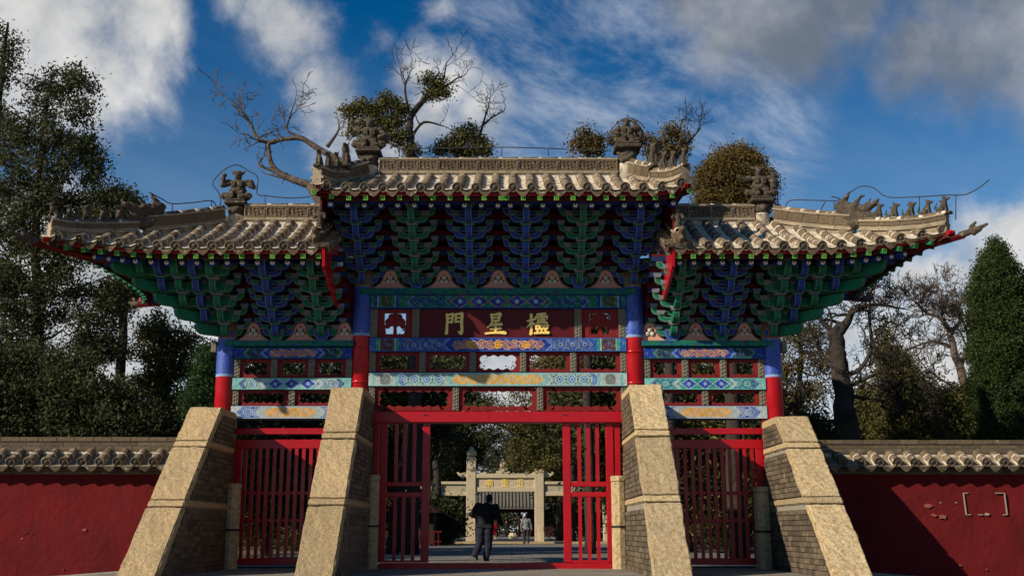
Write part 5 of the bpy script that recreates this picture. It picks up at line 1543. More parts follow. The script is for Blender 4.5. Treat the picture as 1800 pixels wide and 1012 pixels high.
for px in (708, 1068):
    x = aX(px); b = MB(); b.box((x - .3, AY - .3, .1), (x + .3, AY + .3, aZ(825))); b.lathe([(.2, 0), (.3, .12), (.34, .25), (.16, .48), (.08, .66), (.0, .70)], 12, (x, AY, aZ(825)), 0, True); bevel(b.build('pillar', M_arch, arch), .03)

# ================================================================== HALL AT THE END OF THE PATH
HY = 104.0
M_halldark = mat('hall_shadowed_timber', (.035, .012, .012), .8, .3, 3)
hall = empty('gate_hall', (P(893, 930, HY).x, HY, .05), 'distant dark gate hall with a grey tiled roof beyond the stone archway', 'hall')
hx = P(893, 930, HY).x; ze_, zr_ = P(900, 891, HY).z, P(900, 858, HY + 3).z
M_farroof = mat('far_roof_tiles', (.13, .115, .095), .9, .3, 3)
b = MB(); strip(b, [[Vector((hx - 7.5, HY, ze_)), Vector((hx + 7.5, HY, ze_))], [Vector((hx - 7.5, HY + 1.6, ze_ + (zr_ - ze_) * .42)), Vector((hx + 7.5, HY + 1.6, ze_ + (zr_ - ze_) * .42))], [Vector((hx - 7.2, HY + 3, zr_)), Vector((hx + 7.2, HY + 3, zr_))], [Vector((hx - 7.5, HY + 6, ze_)), Vector((hx + 7.5, HY + 6, ze_))]], 0, False)
b.box((hx - 7.3, HY + 2.8, zr_ - .1), (hx + 7.3, HY + 3.2, zr_ + .4)); b.box((hx - 7.5, HY, ze_ - .18), (hx + 7.5, HY + .15, ze_ - .02))
fr = b.build('roof', M_farroof, hall)
def far_row():
    q = MB(); q.tube([(0, -.05, ze_ + .03), (0, 1.6, ze_ + (zr_ - ze_) * .42 + .03), (0, 3, zr_ + .03)], .10, 6); return q.mesh('tile_row', M_farroof)
frm = far_row()
for i in range(37): link('tile_row', frm, fr, (hx - 7.2 + i * .40, HY, 0))
me_fp = MB().lathe([(.16, 0), (.16, ze_ - .1)], 8).mesh('front_pillar', M_halldark)
for i in range(6): link('front_pillar', me_fp, hall, (hx - 6.5 + i * 2.6, HY + .9, .05))
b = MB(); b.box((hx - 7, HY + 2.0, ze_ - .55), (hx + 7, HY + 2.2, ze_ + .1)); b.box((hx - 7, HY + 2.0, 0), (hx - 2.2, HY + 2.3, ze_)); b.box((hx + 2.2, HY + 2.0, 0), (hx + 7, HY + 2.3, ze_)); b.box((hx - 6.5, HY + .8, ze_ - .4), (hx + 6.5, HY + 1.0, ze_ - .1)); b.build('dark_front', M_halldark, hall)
# red litter box and stone by the path
rb = P(865, 945, 70); t = empty('red_box', (rb.x, 70, .1), 'small red box on a stone block beside the far path', 'box')
b = MB(); b.box((rb.x - .35, 69.7, .1), (rb.x + .35, 70.3, .5)); b.build('block', M_arch, t); b = MB(); b.box((rb.x - .4, 69.65, .5), (rb.x + .4, 70.35, 1.35)); b.box((rb.x - .3, 69.63, .7), (rb.x + .3, 69.66, 1.2)); bevel(b.build('box', M_red, t), .03)
rb = P(902, 945, 75); b = MB(); b.lathe([(.35, 0), (.42, .2), (.30, .5)], 8, (rb.x, 75, .1), 0, False); tag(b.build('stone_block', M_arch), 'low pale stone beside the far path, past the walker in grey', 'stone')
# wooden shed with a red railing, inside the court on the left
sx = P(768, 945, 36).x; shed = empty('wooden_shed', (sx, 36, 0), 'dim wooden shed with red railing inside the courtyard, left of the path', 'shed')
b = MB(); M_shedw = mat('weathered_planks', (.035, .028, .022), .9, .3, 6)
b.box((sx - 3.6, 36, 0), (sx - .2, 39, 1.7))
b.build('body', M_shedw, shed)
b = MB(); b.box((sx - 3.9, 35.4, 1.72), (sx + .1, 39.4, 1.80)); b.prism([(sx - 3.9, 1.8), (sx + .1, 1.8), (sx - 1.0, 2.5), (sx - 2.8, 2.5)], 35.4, 39.4); b.build('roof', M_halldark, shed)
b = MB()
for i in range(16): b.box((sx - 3.5 + i * .24, 35.2, 0), (sx - 3.44 + i * .24, 35.26, .75))
b.box((sx - 3.55, 35.19, .7), (sx + .3, 35.27, .78)); b.box((sx - 3.55, 35.19, .2), (sx + .3, 35.27, .26)); b.build('railing', M_reddark, shed)

# ================================================================== PEOPLE
M_skin = mat('skin', (.34, .20, .14), .6, .1, 20)
M_hair = mat('black_hair', (.012, .011, .010), .6, .2, 30)
M_jack = mat('black_jacket', (.016, .016, .019), .85, .3, 8, bump=.5, bscale=14, bdist=.02)
M_navy = mat('navy_trousers', (.022, .022, .042), .85, .3, 8, bump=.5, bscale=12, bdist=.02)
M_greyk = mat('grey_sweater', (.20, .195, .19), .9, .25, 20, bump=.5, bscale=40, bdist=.01)
M_char = mat('charcoal_trousers', (.035, .035, .04), .85, .3, 8, bump=.4, bscale=12, bdist=.02)
M_shoe = mat('shoe', (.03, .028, .026), .6, .2, 10)
M_sole = mat('pale_sole', (.45, .42, .38), .7, .1, 10)
def hand(side, c, d=(0, 0, -1)):
    """palm, four bent fingers, thumb off the side"""
    c = Vector(c); s_ = side; out = [('e', c, (.022, .045, .05))]
    for i, (ln, fy_) in enumerate(((.07, -.033), (.08, -.011), (.075, .011), (.058, .033))):
        a = c + Vector((0, fy_, -.045)); m_ = a + Vector((-s_ * .006, 0, -ln * .55)); e = m_ + Vector((-s_ * .022, 0, -ln * .45))
        out += [('c', a, .010, m_, .0095), ('c', m_, .0095, e, .008)]
    a = c + Vector((-s_ * .005, -.038, -.0)); m_ = a + Vector((-s_ * .012, -.03, -.035)); out += [('c', a, .013, m_, .011), ('c', m_, .011, m_ + Vector((-s_ * .008, -.004, -.03)), .009)]
    return out
def person(x, y, h, rz, label, top, legm, pose, scale_x=1.0, wide=1.0):
    """faces local +y (away from the gate front); height 1.0 = 1.75 m"""
    k = h / 1.75
    # joints
    hipL, hipR = Vector((-.10, 0, .90)), Vector((.10, 0, .90))
    if pose == 'stride':
        kL, aL, kR, aR = Vector((-.10, .05, .49)), Vector((-.12, -.17, .13)), Vector((.08, .10, .48)), Vector((.07, .06, .08))
        tL, tR = aL + Vector((-.01, .15, -.085)), aR + Vector((.01, .17, -.03))
    elif pose == 'walk':
        kL, aL, kR, aR = Vector((-.10, .10, .49)), Vector((-.10, .08, .08)), Vector((.10, .02, .49)), Vector((.10, -.20, .13))
        tL, tR = aL + Vector((-.01, .17, -.03)), aR + Vector((.01, .15, -.085))
    else:
        kL, aL, kR, aR = Vector((-.10, .02, .49)), Vector((-.11, 0, .08)), Vector((.10, .02, .49)), Vector((.11, -.02, .08))
        tL, tR = aL + Vector((-.02, .16, -.03)), aR + Vector((.02, .16, -.03))
    shL, shR = Vector((-.19, 0, 1.43)), Vector((.19, 0, 1.43))
    lean = Vector((.0, .03, 0))
    if pose == 'stride':      # left elbow out, right hand held before the body
        elL, wrL, elR, wrR = Vector((-.30, -.03, 1.17)), Vector((-.20, .17, 1.10)), Vector((.26, .02, 1.14)), Vector((.30, .18, .98))
        hd = Vector((.035, .03, 1.62))
    elif pose == 'walk':
        elL, wrL, elR, wrR = Vector((-.27, -.03, 1.13)), Vector((-.27, .08, .88)), Vector((.28, .02, 1.14)), Vector((.31, .02, .88)); hd = Vector((0, .03, 1.63))
    else:
        elL, wrL, elR, wrR = Vector((-.27, .0, 1.13)), Vector((-.25, .07, .88)), Vector((.27, .0, 1.13)), Vector((.25, .07, .88)); hd = Vector((0, .03, 1.63))
    body = [('e', hd, (.078, .098, .118)), ('e', hd + Vector((0, .045, -.06)), (.055, .05, .055)), ('c', (0, .0, 1.40), .066, hd + Vector((0, -.01, -.07)), .055), ('e', hd + Vector((0, .10, -.015)), (.016, .024, .022)),
            ('e', hd + Vector((-.079, 0, -.01)), (.014, .024, .034)), ('e', hd + Vector((.079, 0, -.01)), (.014, .024, .034)), ('e', hd + Vector((0, .092, -.062)), (.028, .012, .009)), ('e', hd + Vector((-.033, .088, .018)), (.016, .012, .010)), ('e', hd + Vector((.033, .088, .018)), (.016, .012, .010)),
            ('e', (0, 0, 1.22), (.14, .09, .22)), ('e', (0, 0, .96), (.14, .09, .13)), ('c', hipL, .075, kL, .05), ('c', hipR, .075, kR, .05), ('c', kL, .05, aL, .036), ('c', kR, .05, aR, .036),
            ('c', shL, .045, elL, .036), ('c', elL, .036, wrL, .026), ('c', shR, .045, elR, .036), ('c', elR, .036, wrR, .026), ('c', (-.14, 0, 1.4), .05, (.14, 0, 1.4), .05), ('c', aL, .035, tL, .025), ('c', aR, .035, tR, .025)]
    body += hand(-1, wrL + Vector((0, .0, -.05))) + hand(1, wrR + Vector((0, 0, -.05)))
    me = blob_mesh('person', body, .011, M_skin, 2)
    o = link('person', me, None, (x, y, .0 if y < 46 else .12), (0, 0, rz), (k * scale_x, k, k)); tag(o, label, 'person', 'people walking in the courtyard')
    def kid(nm, me_):
        c = bpy.data.objects.new(nm, me_); COL.objects.link(c); c.parent = o
        if nm in ('jacket', 'sweater', 'trousers'): c.scale = (wide if nm != 'trousers' else 1 + (wide - 1) * .6, wide, 1)
    jk = [('e', (0, -.005, 1.30), (.205, .135, .17)), ('e', (0, -.0, 1.10), (.19, .135, .22)), ('e', (0, .0, .95), (.195, .14, .14)), ('c', (-.15, 0, 1.42), .07, (.15, 0, 1.42), .07), ('c', (0, .0, 1.42), .085, (0, .005, 1.475), .072),
          ('c', shL, .082, elL, .068), ('c', elL, .068, wrL, .05), ('c', shR, .082, elR, .068), ('c', elR, .068, wrR, .05), ('b', (0, 0, .90), (.175, .12, .05))]
    kid('jacket' if top is M_jack else 'sweater', blob_mesh('jacket', jk, .015, top, 3, .010, 7))
    tr = [('e', (0, 0, .92), (.165, .12, .11)), ('c', hipL, .115, kL, .092), ('c', hipR, .115, kR, .092), ('c', kL, .092, aL + Vector((0, 0, .02)), .078), ('c', kR, .092, aR + Vector((0, 0, .02)), .078)]
    kid('trousers', blob_mesh('trousers', tr, .014, legm, 2, .012, 8))
    for a_, t_ in ((aL, tL), (aR, tR)):
        kid('shoe', blob_mesh('shoe', [('c', a_ + Vector((0, -.03, -.02)), .050, a_ * .45 + t_ * .55, .046), ('c', a_ * .45 + t_ * .55, .046, t_, .036), ('e', a_ + Vector((0, -.03, -.045)), (.04, .05, .035))], .013, M_shoe, 1))
        dd = (t_ - a_); kid('sole', blob_mesh('sole', [('c', a_ + Vector((0, -.05, -.055)), .024, t_ + Vector((0, 0, -.03)), .020)], .011, M_sole, 1))
    kid('hair', blob_mesh('hair', [('e', hd + Vector((0, -.018, .032)), (.088, .100, .100)), ('e', hd + Vector((0, -.05, -.02)), (.078, .062, .075))], .014, M_hair, 1, .008, 20))
    return o
p1 = P(845, 985, 6.0)
pm = person(p1.x + .04, 5.8, 1.76, R(-14), 'person in a black jacket and navy trousers walking in through the middle doorway', M_jack, M_navy, 'stride', 1.10, 1.16)
pm.rotation_euler = (R(-4), R(4), R(-16))
p2 = P(925, 955, 42)
person(p2.x, 42.0, 1.72, R(4), 'person in a grey sweater walking towards the stone archway', M_greyk, M_char, 'walk', 1.05)
p3 = P(890, 944, 96)
person(p3.x, 96.0, 1.70, R(180), 'distant person in dark clothes before the far gate hall', M_jack, M_char, 'stand', 1.0)
# ================================================================== TREES
def crooked(p, q, seg, jit, rng, sag=0.0):
    p, q = Vector(p), Vector(q); L_ = (q - p).length; out = []
    for i in range(seg + 1):
        t = i / seg; v_ = p.lerp(q, t)
        if 0 < i < seg: v_ = v_ + Vector((rng.gauss(0, 1), rng.gauss(0, 1), rng.gauss(0, 1))) * jit * L_
        v_.z += sag * L_ * (t * t - t)
        out.append(v_)
    return out
def twigs(mb, rng, p, d, ln, r, depth, gn=.35, up=.1, n=3):
    """bare branches that fork and twist"""
    pts, rs = [Vector(p)], [r]; d = Vector(d).normalized(); seg = 5; q = Vector(p)
    for i in range(seg):
        d = (d + Vector((rng.gauss(0, gn), rng.gauss(0, gn), rng.gauss(0, gn) + up))).normalized()
        q = q + d * ln / seg; pts.append(q.copy()); rs.append(max(.009, r * (1 - .72 * (i + 1) / seg)))
        if depth > 0 and i >= 1 and rng.random() < .75:
            dd = (d + Vector((rng.gauss(0, .8), rng.gauss(0, .8), rng.gauss(0, .7)))).normalized()
            twigs(mb, rng, q, dd, ln * rng.uniform(.45, .75), rs[-1] * .72, depth - 1, gn, up)
    mb.tube(pts, rs, 5 if r > .03 else 3, 0, False)
    if depth > 0: twigs(mb, rng, q, d, ln * .6, rs[-1], depth - 1, gn, up)
def leaves(name, centers, sig, per, size, m_, parent, seed, flat_=1.0, asp=2.4, upb=0.0):
    g = np.random.default_rng(seed)
    c = np.repeat(np.array([tuple(p) for p in centers]), per, axis=0)
    off = g.normal(0, 1, c.shape) * np.array([sig, sig, sig * flat_])
    # denser to the rim of each clump
    c = c + off
    n = len(c)
    a = g.normal(0, 1, (n, 3)); a[:, 2] += upb; a /= np.linalg.norm(a, axis=1)[:, None]
    b = g.normal(0, 1, (n, 3)); b -= a * (a * b).sum(1)[:, None]; b /= np.linalg.norm(b, axis=1)[:, None]
    s_ = size * g.uniform(.55, 1.35, (n, 1))
    v_ = np.stack([c - a * s_, c + b * s_ / asp, c + a * s_, c - b * s_ / asp], 1).reshape(-1, 3)
    me = bpy.data.meshes.new(name)
    me.vertices.add(4 * n); me.vertices.foreach_set('co', v_.astype(np.float32).ravel())
    me.loops.add(4 * n); me.loops.foreach_set('vertex_index', np.arange(4 * n, dtype=np.int32))
    me.polygons.add(n); me.polygons.foreach_set('loop_start', np.arange(0, 4 * n, 4, dtype=np.int32)); me.polygons.foreach_set('loop_total', np.full(n, 4, dtype=np.int32))
    me.materials.append(m_); me.update(calc_edges=True)
    return link(name, me, parent)
def tree(name, label, group, Y, trunk, lobes, ncl, sig, per, size, lm, bm_=None, seed=1, bare=(), dz=.45, flat_=.8, depth_r=None, gz=0.0, base=None, twig_n=0, shell=.35, cat='tree'):
    """trunk: photo pixels (x, y, width) from foot to top at depth Y; lobes: (x, y, rx, ry[, depth shift])"""
    rng = random.Random(seed); bm_ = bm_ or M_bark
    tp = []
    for x, y, w_ in trunk:
        p = P(x, y, Y); sc = (Y - CAM_Y) / FPX * 1.02; tp.append((p, w_ * sc / 2))
    p0 = tp[0][0]
    if p0.z > .05: tp.insert(0, (Vector((p0.x, Y, gz)), tp[0][1] * 1.25))
    root = Vector((tp[0][0].x, Y, gz))
    t = empty(name, root, label, cat, group)
    mb = MB()
    path = smooth_path([p for p, r_ in tp], 5); rad = []
    for i in range(len(tp) - 1):
        for k in range(5): rad.append(tp[i][1] + (tp[i + 1][1] - tp[i][1]) * k / 5)
    rad.append(tp[-1][1])
    path = [p + Vector((rng.gauss(0, .13) * r_, rng.gauss(0, .13) * r_, 0)) for p, r_ in zip(path, rad)]
    mb.tube(path, rad, 9, 0, True)
    nodes = [(p, r_) for p, r_ in zip(path, rad)]
    cs = []
    sc = (Y - CAM_Y) / FPX * 1.02
    tot = sum(l[2] * l[3] for l in lobes) or 1
    for l in lobes:
        c = P(l[0], l[1], Y + (l[4] if len(l) > 4 else 0)); rx, rz = l[2] * sc, l[3] * sc; ry = depth_r or (rx + rz) / 2
        k = max(1, int(ncl * l[2] * l[3] / tot))
        for _ in range(k):
            while True:
                v_ = Vector((rng.uniform(-1, 1), rng.uniform(-1, 1), rng.uniform(-1, 1)))
                if shell < v_.length < 1: break
            if shell < .5 and rng.random() < .34: v_ = v_ * rng.uniform(1.0, 1.6)
            q = c + Vector((v_.x * rx, v_.y * ry, v_.z * rz))
            if q.z > gz + .15: cs.append(q)
    rng.shuffle(cs)
    for q in cs[:min(len(cs), twig_n or 160)]:
        best = min(nodes, key=lambda n_: (n_[0] - q).length + max(0, n_[0].z - q.z) * .8)
        ln = (best[0] - q).length
        if ln < .15: continue
        r0 = min(best[1] * .6, .012 + .016 * ln)
        pts = crooked(best[0], q, 5, .05, rng, .12)
        rs = [max(.008, r0 * (1 - .8 * i / 5)) for i in range(6)]
        mb.tube(pts, rs, 5, 0, False)
        nodes += list(zip(pts[2:], rs[2:]))
    for br in bare:     # bare limbs: pixel path with widths, then twigs
        pts = [P(x, y, Y + (br.get('dy', 0) * i / max(1, len(br['p']) - 1))) for i, (x, y, w_) in enumerate(br['p'])]; rs = [max(.008, w_ * sc / 2) for x, y, w_ in br['p']]
        sp = smooth_path(pts, 4); sr = []
        for i in range(len(rs) - 1):
            for k in range(4): sr.append(rs[i] + (rs[i + 1] - rs[i]) * k / 4)
        sr.append(rs[-1])
        mb.tube(sp, sr, 7, 0, True)
        dp = br.get('tw', 2); nt = br.get('n', 5); ln = br.get('l', 1.2)
        for k in range(nt):
            i = min(len(sp) - 1, int(len(sp) * (br.get('from', .25) + (1 - br.get('from', .25)) * (k + .5) / nt)))
            d = (sp[min(i + 1, len(sp) - 1)] - sp[max(0, i - 1)]).normalized()
            d = d + Vector((rng.gauss(0, .8), rng.gauss(0, .5), rng.gauss(.15, .8)))
            twigs(mb, rng, sp[i], d, ln * rng.uniform(.6, 1.2), sr[i] * .6, dp, br.get('gn', .32))
        twigs(mb, rng, sp[-1], sp[-1] - sp[-2], ln, sr[-1], dp, br.get('gn', .32))
    mb.build('trunk', bm_, t)
    if cs: leaves('crown', cs, sig, per, size, lm, t, seed, flat_)
    return t
GL, GR, GB, GI = 'trees left of the gate', 'trees right of the gate', 'treetops above the roofs', 'trees inside the courtyard'
# left
tree('cypress_tree', 'tall open cypress left of the gate, its feathery top above the lower left roof', GL, 7, [(58, 760, 30), (66, 600, 22), (64, 430, 15), (70, 300, 10), (80, 200, 7), (92, 130, 3)],
     [(125, 150, 45, 30), (80, 165, 40, 35), (150, 220, 32, 45), (60, 230, 60, 40), (120, 270, 50, 40), (165, 290, 26, 40), (40, 310, 70, 45), (120, 340, 70, 40), (60, 400, 90, 45), (190, 370, 50, 35), (140, 430, 80, 40), (40, 480, 90, 45), (110, 520, 60, 35), (215, 500, 40, 40), (170, 570, 50, 35), (40, 560, 60, 40)], 520, .17, 95, .060, L_dark, M_ash, 11, twig_n=400, shell=.15)
tree('cypress_tree', 'tallest cypress, at the left edge of the photo, its crown against the cloud', GL, 9, [(-25, 760, 34), (-20, 500, 26), (-8, 250, 14), (5, 120, 8), (14, 40, 4)],
     [(16, 60, 26, 30), (0, 120, 34, 40), (24, 100, 16, 20), (-20, 190, 50, 50), (5, 260, 50, 50), (-20, 380, 80, 70), (-20, 520, 90, 80), (0, 640, 90, 80)], 280, .19, 90, .062, L_dark, M_ash, 12, twig_n=220, shell=.15)
tree('juniper_tree', 'dense dark juniper rising behind the left red wall', GL, 4.5, [(150, 790, 26), (160, 700, 20), (150, 620, 8)],
     [(60, 710, 110, 70), (170, 730, 100, 60), (-40, 700, 100, 90), (110, 660, 60, 40), (120, 775, 150, 45), (260, 765, 60, 35), (30, 650, 60, 40)], 650, .22, 130, .058, L_dark, M_ash, 13, shell=.3)
tree('juniper_tree', 'leafy tree between the dark juniper and the outer left pillar', GL, 10, [(290, 780, 16), (292, 700, 12), (286, 620, 8), (280, 570, 4)],
     [(275, 575, 32, 20), (312, 600, 36, 22), (262, 620, 40, 24), (320, 640, 22, 22), (285, 660, 44, 26), (250, 690, 40, 30), (310, 705, 40, 22), (330, 740, 50, 26), (290, 775, 80, 30), (240, 740, 40, 40)], 330, .18, 105, .060, L_olive, M_ash, 14, shell=.2)
tree('cypress_tree', 'slim pointed cypress just left of the outer left pillar', GL, 8, [(362, 780, 10), (362, 680, 8), (364, 600, 3)],
     [(366, 620, 9, 26), (362, 660, 17, 33), (356, 710, 26, 40), (350, 770, 40, 40)], 260, .17, 150, .045, L_green, M_ash, 15, shell=.2)
tree('juniper_tree', 'dark-leaved tree showing at the eaves near the left dragon head', GL, 14, [(200, 780, 20), (215, 600, 16), (222, 430, 10), (226, 370, 5)],
     [(200, 345, 32, 20), (228, 370, 22, 20), (165, 385, 36, 20), (190, 430, 50, 30), (205, 520, 40, 26), (170, 610, 40, 26)], 260, .19, 100, .062, L_dark, M_ash, 16, shell=.2)
# the dead tree behind the left roof
tree('dead_tree', 'leafless twisted tree reaching up left of the high middle roof', GB, 5, [(640, 600, 30), (600, 420, 26), (545, 325, 22)], [], 0, 0, 0, 0, None, M_dead, 21,
     bare=[dict(p=[(560, 330, 16.8), (505, 312, 12.6), (478, 290, 9.1), (472, 255, 7.7), (476, 252, 5.6)], n=1, tw=0, l=.4), dict(p=[(505, 308, 8.4), (480, 300, 6.3), (455, 290, 3.5), (462, 278, 2.8)], n=2, tw=1, l=.5), dict(p=[(520, 318, 6.3), (495, 312, 4.9), (470, 306, 2.8)], n=2, tw=0, l=.4),
           dict(p=[(610, 290, 14.0), (560, 262, 11.2), (530, 244, 9.1), (500, 245, 7.7), (470, 250, 7.0), (450, 240, 6.3), (440, 215, 4.9), (425, 198, 3.5), (410, 182, 2.1)], n=9, tw=2, l=.75, gn=.28, **{'from': .35}),
           dict(p=[(575, 258, 8.4), (590, 238, 4.9), (596, 226, 3.5)], n=2, tw=1, l=.4), dict(p=[(535, 243, 5.6), (505, 230, 4.2), (510, 205, 2.8), (516, 185, 2.1)], n=3, tw=2, l=.6)])
# treetops above the middle roof
tree('pine_tree', 'tallest pine above the middle roof, dark tufts and bare twigs on a straight trunk', GB, 14, [(728, 700, 22), (724, 300, 17), (721, 210, 12), (748, 170, 6), (770, 130, 3)],
     [(614, 197, 11, 11), (634, 190, 15, 9), (657, 192, 15, 11), (682, 180, 17, 11), (702, 192, 12, 12), (622, 228, 14, 9), (650, 216, 20, 11), (690, 216, 17, 13), (668, 240, 22, 11), (700, 242, 14, 12), (722, 262, 15, 8), (642, 252, 9, 9), (752, 138, 11, 9), (770, 150, 11, 13), (757, 168, 9, 9), (781, 164, 7, 9)], 200, .16, 62, .064, L_olive, M_ash, 31, flat_=.7, shell=.05,
     bare=[dict(p=[(724, 205, 7), (745, 180, 5), (775, 150, 4), (785, 110, 2)], n=4, tw=2, l=.9), dict(p=[(724, 215, 6), (712, 160, 4), (720, 130, 2)], n=3, tw=2, l=.9), dict(p=[(724, 240, 6), (745, 215, 5), (780, 222, 2)], n=2, tw=1, l=.8), dict(p=[(770, 165, 4), (800, 140, 3), (812, 135, 2)], n=3, tw=1, l=.7)])
tree('pine_tree', 'low broad treetop above the middle ridge with one bare branch at its right', GB, 15, [(690, 940, 20), (712, 800, 18), (752, 600, 15), (798, 380, 11), (818, 240, 6)],
     [(790, 258, 20, 11), (812, 240, 15, 13), (827, 228, 11, 10), (838, 246, 16, 9), (853, 262, 14, 9), (774, 264, 12, 7), (820, 264, 30, 8)], 80, .17, 62, .064, L_olive, M_ash, 32, flat_=.7, shell=.05,
     bare=[dict(p=[(842, 245, 5), (850, 215, 4), (858, 190, 2)], n=3, tw=2, l=.7), dict(p=[(850, 218, 3), (868, 205, 3), (886, 195, 2)], n=2, tw=1, l=.6)])
tree('pine_tree', 'small round treetop peeping over the middle ridge near its right warrior', GB, 15, [(1035, 700, 16), (1035, 300, 10), (1034, 245, 5)], [(1030, 232, 9, 8), (1042, 246, 13, 9), (1019, 252, 11, 8), (1052, 262, 11, 8), (1032, 264, 18, 7)], 50, .16, 62, .062, L_brown, M_ash, 33, flat_=.8, shell=.05)
tree('pine_tree', 'treetop with bare twigs behind the right end of the high middle roof', GB, 15, [(1178, 700, 18), (1180, 320, 12), (1182, 250, 6)], [(1178, 232, 15, 11), (1198, 246, 14, 10), (1158, 248, 15, 9), (1140, 262, 16, 9), (1185, 268, 22, 11), (1122, 244, 12, 13), (1098, 232, 16, 12), (1082, 250, 10, 12), (1165, 272, 20, 8)], 100, .16, 62, .062, L_brown, M_ash, 34, flat_=.8, shell=.05,
     bare=[dict(p=[(1195, 265, 5), (1215, 245, 4), (1232, 225, 2)], n=5, tw=2, l=.7), dict(p=[(1190, 250, 4), (1196, 225, 3), (1198, 212, 2)], n=3, tw=1, l=.6)])
tree('round_cypress', 'round dense bronze treetop between the middle roof and the lower right roof', GB, 9, [(1288, 700, 26), (1288, 400, 20), (1290, 320, 10)], [(1290, 310, 62, 46), (1260, 330, 40, 40), (1325, 330, 36, 40), (1290, 350, 65, 45), (1290, 290, 40, 30)], 520, .17, 130, .045, L_brown, M_ash, 35, shell=.6)
# right
tree('dead_tree', 'gnarled old tree with a thick dark trunk right of the gate', GR, 5.5, [(1490, 785, 44), (1482, 700, 34), (1474, 640, 30), (1470, 600, 28), (1466, 575, 20)], [], 0, 0, 0, 0, None, M_ash, 41,
     bare=[dict(p=[(1470, 590, 22), (1490, 565, 15), (1502, 545, 9), (1540, 535, 6), (1585, 542, 3)], n=12, tw=3, l=.8, gn=.45), dict(p=[(1482, 660, 9), (1512, 648, 8), (1532, 610, 7), (1528, 560, 5), (1530, 525, 3)], n=10, tw=3, l=.7, gn=.42),
           dict(p=[(1482, 685, 9), (1515, 668, 7), (1548, 655, 5), (1556, 672, 4), (1605, 668, 2)], n=12, tw=3, l=.7, gn=.42), dict(p=[(1490, 695, 8), (1540, 702, 5), (1585, 715, 3)], n=8, tw=3, l=.6), dict(p=[(1488, 740, 7), (1440, 738, 5), (1400, 725, 3)], n=8, tw=3, l=.7), dict(p=[(1468, 588, 12), (1445, 565, 8), (1428, 548, 5)], n=6, tw=2, l=.7), dict(p=[(1478, 640, 6), (1452, 630, 4), (1440, 610, 3)], n=5, tw=2, l=.6)])
tree('dead_tree', 'second bare tree, reddish trunk beside the tall clipped cypress', GR, 12, [(1708, 780, 22), (1700, 700, 17), (1685, 640, 14), (1668, 585, 10)], [], 0, 0, 0, 0, None, M_dead, 42,
     bare=[dict(p=[(1672, 590, 10), (1655, 560, 7), (1630, 550, 5), (1608, 530, 3)], n=11, tw=3, l=.9, gn=.42), dict(p=[(1668, 588, 9), (1690, 560, 6), (1675, 540, 4)], n=9, tw=3, l=.8, gn=.42), dict(p=[(1690, 640, 8), (1702, 600, 6), (1695, 570, 4)], n=8, tw=3, l=.8), dict(p=[(1675, 610, 7), (1640, 600, 5), (1605, 610, 3)], n=6, tw=3, l=.8), dict(p=[(1700, 690, 6), (1660, 670, 4), (1630, 650, 3)], n=5, tw=2, l=.9)])
tree('pine_tree', 'thin yellowish pine showing between the outer right pillar and the gnarled trunk', GR, 13, [(1402, 780, 14), (1404, 700, 11), (1408, 620, 8), (1400, 570, 4)], [(1395, 590, 30, 22), (1430, 600, 26, 24), (1385, 640, 24, 24), (1420, 690, 30, 24), (1450, 640, 20, 30), (1380, 710, 22, 20)], 120, .24, 55, .058, L_brown, M_ash, 43, flat_=.6, shell=.05,
     bare=[dict(p=[(1405, 650, 5), (1430, 660, 3), (1450, 650, 2)], n=5, tw=2, l=.9), dict(p=[(1404, 690, 5), (1385, 670, 3), (1378, 650, 2)], n=4, tw=2, l=.8), dict(p=[(1405, 720, 5), (1440, 740, 3)], n=5, tw=2, l=.8)])
tree('juniper_tree', 'pointed olive-green conifer behind the gnarled trunk', GR, 9, [(1560, 780, 16), (1560, 650, 10), (1558, 580, 4)], [(1557, 592, 8, 14), (1560, 622, 20, 18), (1575, 655, 36, 22), (1600, 690, 46, 26), (1545, 705, 40, 28), (1530, 745, 50, 35), (1590, 750, 80, 40)], 420, .17, 130, .050, L_olive, M_ash, 44, shell=.3)
tree('juniper_tree', 'wide dark green conifer left of the tall clipped cypress', GR, 7, [(1640, 790, 16), (1640, 740, 12), (1640, 680, 5)], [(1640, 715, 40, 22), (1670, 745, 45, 36), (1610, 745, 50, 40), (1660, 780, 70, 30), (1690, 720, 30, 30)], 520, .16, 130, .048, L_olive, M_ash, 45, shell=.4)
tree('clipped_cypress', 'tall clipped cypress with smooth dense sides at the right edge of the photo', GR, 6, [(1770, 790, 20), (1768, 600, 16), (1758, 460, 6)],
     [(1752, 434, 9, 14), (1750, 456, 22, 20), (1752, 482, 38, 26), (1756, 520, 48, 36), (1758, 565, 51, 42), (1758, 620, 51, 46), (1758, 680, 51, 46), (1758, 740, 52, 50), (1758, 790, 52, 40)], 1500, .115, 120, .040, L_topi, M_ash, 46, shell=.72)
tree('clipped_cypress', 'shorter clipped cypress at the very right, half out of the photo', GR, 7, [(1830, 790, 20), (1830, 600, 16), (1825, 500, 6)],
     [(1826, 500, 30, 30), (1826, 550, 42, 45), (1828, 620, 46, 50), (1830, 700, 50, 60), (1830, 760, 50, 40)], 850, .12, 110, .042, L_topi, M_ash, 47, shell=.7)
b_tr = [dict(p=[(1712, 478, 6), (1690, 476, 5), (1670, 482, 3)], n=1, tw=0, l=.2)]
tree('juniper_tree', 'small dark shrubby conifer behind the right buttress', GR, 4, [(1430, 790, 8), (1430, 760, 5)], [(1430, 752, 22, 18), (1410, 765, 20, 14), (1450, 768, 24, 14)], 70, .16, 120, .045, L_dark, M_ash, 48, shell=.2)
